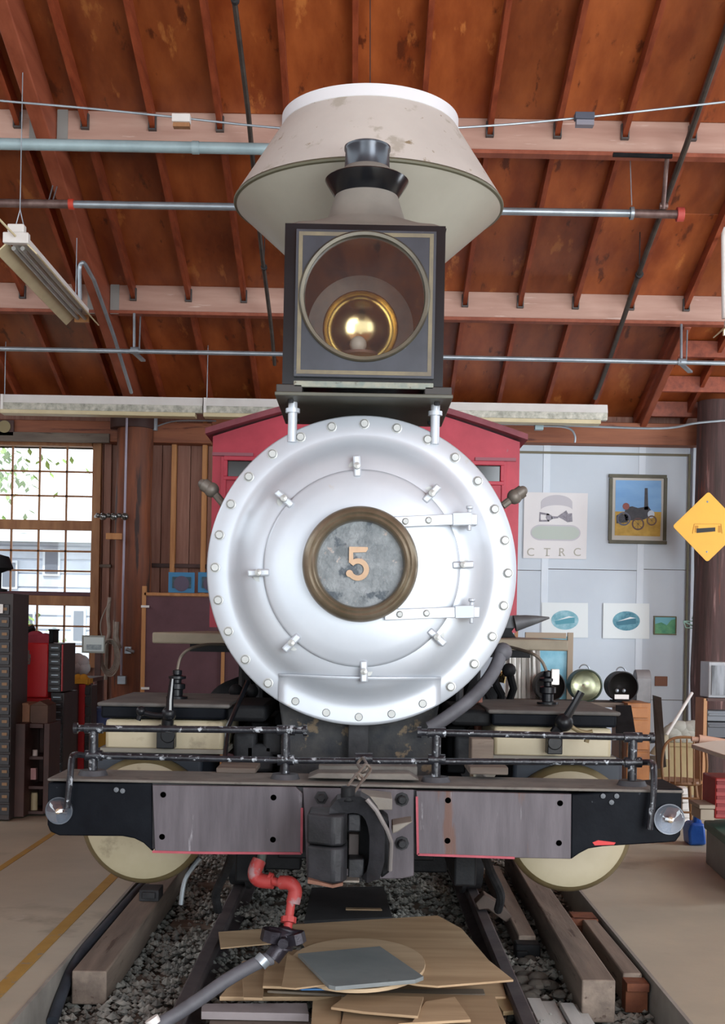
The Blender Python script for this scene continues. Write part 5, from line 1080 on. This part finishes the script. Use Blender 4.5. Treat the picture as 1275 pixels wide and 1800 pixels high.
m=M(); m.box((1.30,7.42,-.17),(1.44,7.6,-.0)); m.box((1.28,7.40,-.04),(1.44,7.44,.0)); simple('rusty_bracket',m,rust,'rusty angle bracket at the far end of the short light timber','bracket','rusty brackets',bevel=.003)
beam((.93,1.03,7.1),(.95,1.05,9.2),-.15,-.03,oldtimberY,'pale-topped timber between the right rail and the long timber','timber')
m=M(); m.box((.90,6.98,-.17),(1.04,7.09,-.05)); m.box((.9,6.95,-.17),(.97,6.98,-.08)); simple('dark_block',m,irondk,'black block at the near end of the pale-topped timber','block',bevel=.01)
m=M(); rr=random.Random(7)
for i in range(26): m.sphere((.93+rr.uniform(-.07,.1),6.55+rr.uniform(-.35,.35),-.14+rr.uniform(-.02,.04)),rr.uniform(.03,.06),7,5,(1,1,.6))
simple('rubble',m,mat('dark_rubble','#35322e','#5a554e',8,.9,0,.4),'heap of dark rubble and scrap beside the right rail','rubble'); bpy.data.objects['rubble']['kind']='stuff'
for i,(x,y1) in enumerate(((.86,6.02),(.935,6.04),(1.01,5.95),(1.065,6.0))):
    beam((x-.0,x+.068,4.9),(x+.01-.02,x+.058,y1+.12),Z-.0,-.10-.02*(i%2),whiteboard,['leftmost of the four whitewashed boards beside the right rail','second whitewashed board beside the right rail','third whitewashed board beside the right rail','whitewashed board nearest the long timber'][i],'board','whitewashed_board',.003,'whitewashed boards')
m=M(); m.lathe([(.014,0),(.02,.004),(.014,.008)],P(1053,1792,5.6)+Vector((0,0,-.0)),'y',14,close=True); 
# wheel chock at the right rail
m=M(); q=[P(x,y,7.55) for x,y in ((836,1588),(852,1572),(880,1590),(905,1615),(890,1622),(858,1598),(842,1600))]; m.prism(q,(0,.12,0)); simple('wheel_chock',m,mat('brown_chock','#3f342e','#54463d',6,.7),'dark angled chock resting on the right rail','chock',bevel=.006)
# dark mat under the coupler
def sheet(px,z,th,mt,label,cat='board',name='plywood_sheet',group=None,bev=.0015):
    m=M(); q=[G(x,y,z) for x,y in px]; m.prism([p-Vector((0,0,th)) for p in q],(0,0,th)); return simple(name,m,mt,label,cat,group,bev)
sheet([(548,1560),(675,1558),(690,1612),(535,1618)],-.09,.03,mat('black_rubber_mat','#222224','#303032',5,.7),'black rubber mat on the ballast behind the plywood','mat','rubber_mat')
sheet([(608,1595),(670,1596),(672,1599),(608,1598)],-.08,.008,ply,'thin pale wood strip on the black mat','strip','wood_strip')
EX=[]
g='scrap plywood in the track pit'
sheet([(384,1638),(520,1628),(560,1650),(388,1666)],.03,.008,ply,'narrow plywood offcut poking out at the left of the pile',group=g)
sheet([(430,1700),(880,1710),(890,1752),(386,1752)],-.02,.02,ply,'wide plywood sheet low in the pile, its front edge under the others',group=g)
sheet([(470,1668),(530,1670),(528,1735),(462,1733)],.045,.012,ply,'upright-grained plywood offcut left of the tan ones',group=g)
sheet([(425,1690),(470,1680),(462,1754),(428,1753)],.02,.012,ply,'brown plywood offcut at the left front of the pile',group=g)
sheet([(512,1625),(770,1609),(812,1632),(860,1688),(903,1722),(770,1733),(735,1730),(560,1700)],.09,.010,ply,'largest plywood sheet, with a pointed right corner, across the pile',group=g)
sheet(ell(628,1694,120,45,40),.112,.018,mat('pale_plywood','#b0987a','#c4ac8c',2.5,.7,0,.05,(.4,3,3)),'round plywood disc half under the grey square',cat='board',name='plywood_disc')
sheet([(505,1676),(545,1690),(575,1730),(520,1737),(495,1735)],.125,.008,ply,'slim plywood offcut left of the grey square',group=g)
sheet([(508,1731),(575,1735),(578,1738),(530,1738)],.098,.008,mat('blue_strip','#2f6496'),'blue-edged strip peeping out below the grey square','strip','blue_strip')
sheet([(524,1676),(668,1663),(745,1716),(730,1722),(590,1734),(578,1731)],.148,.018,[plygrey],'grey-painted plywood square on top of the pile',name='grey_plywood_square')
sheet([(470,1741),(600,1738),(850,1738),(853,1747),(600,1748)],.005,.012,mat('dark_ply','#6a5f52','#7b6f60',3,.7),'dark thin board below the grey square',group=g)
sheet([(610,1747),(700,1745),(870,1750),(890,1800),(760,1810),(600,1800)],.02,.012,ply,'plywood offcut at the right front of the pile',group=g)
sheet([(582,1770),(610,1748),(745,1752),(735,1786),(640,1778)],.055,.012,ply,'angled plywood offcut at the very front of the pile',group=g)
sheet([(725,1796),(748,1760),(800,1752),(828,1792),(700,1799)],.045,.012,ply,'small plywood offcut with a slanted right end',group=g)
sheet([(550,1760),(600,1750),(600,1830),(545,1830)],.01,.012,ply,'plywood strip running towards the viewer at the pile front',group=g)
sheet([(355,1764),(540,1763),(543,1782),(354,1778)],-.02,.035,mat('violet_grey_board','#7c7476','#8d8586',4,.7),'grey-violet plank at the left front of the pile',name='plank')
sheet([(370,1790),(545,1786),(550,1830),(360,1830)],-.06,.03,oldwood,'grey weathered plank at the bottom left of the pile',name='plank')
sheet([(860,1745),(912,1752),(915,1775),(885,1778)],-.03,.02,mat('tan_board','#94805e','#a28d69',3,.7),'short tan board at the right end of the pile',name='plank')
sheet([(780,1700),(905,1705),(890,1790),(560,1800),(560,1745)],-.06,.04,oldwood,'broad dark plank underneath the whole pile',name='plank')
# hose from the valve
t=thing('rubber_hose','thick grey rubber hose leading from the black valve to the lower left','hose',P(330,1770,5.1)); m=M(); m.tube(smoothpath([P(478,1684,5.25),P(450,1694,5.22),P(400,1722,5.15),P(350,1757,5.1),P(290,1795,5.05),P(200,1840,5.0)]),.029,14); m.build('hose_body',rubber,t)
m=M(); m.cyl(P(466,1684,5.23),P(456,1694,5.22),.034,n=16); m.build('hose_clamp',galv,t); m=M(); m.cyl(P(272,1800,5.03),P(266,1790,5.03),.03,n=12); m.build('hose_ring',white,t)
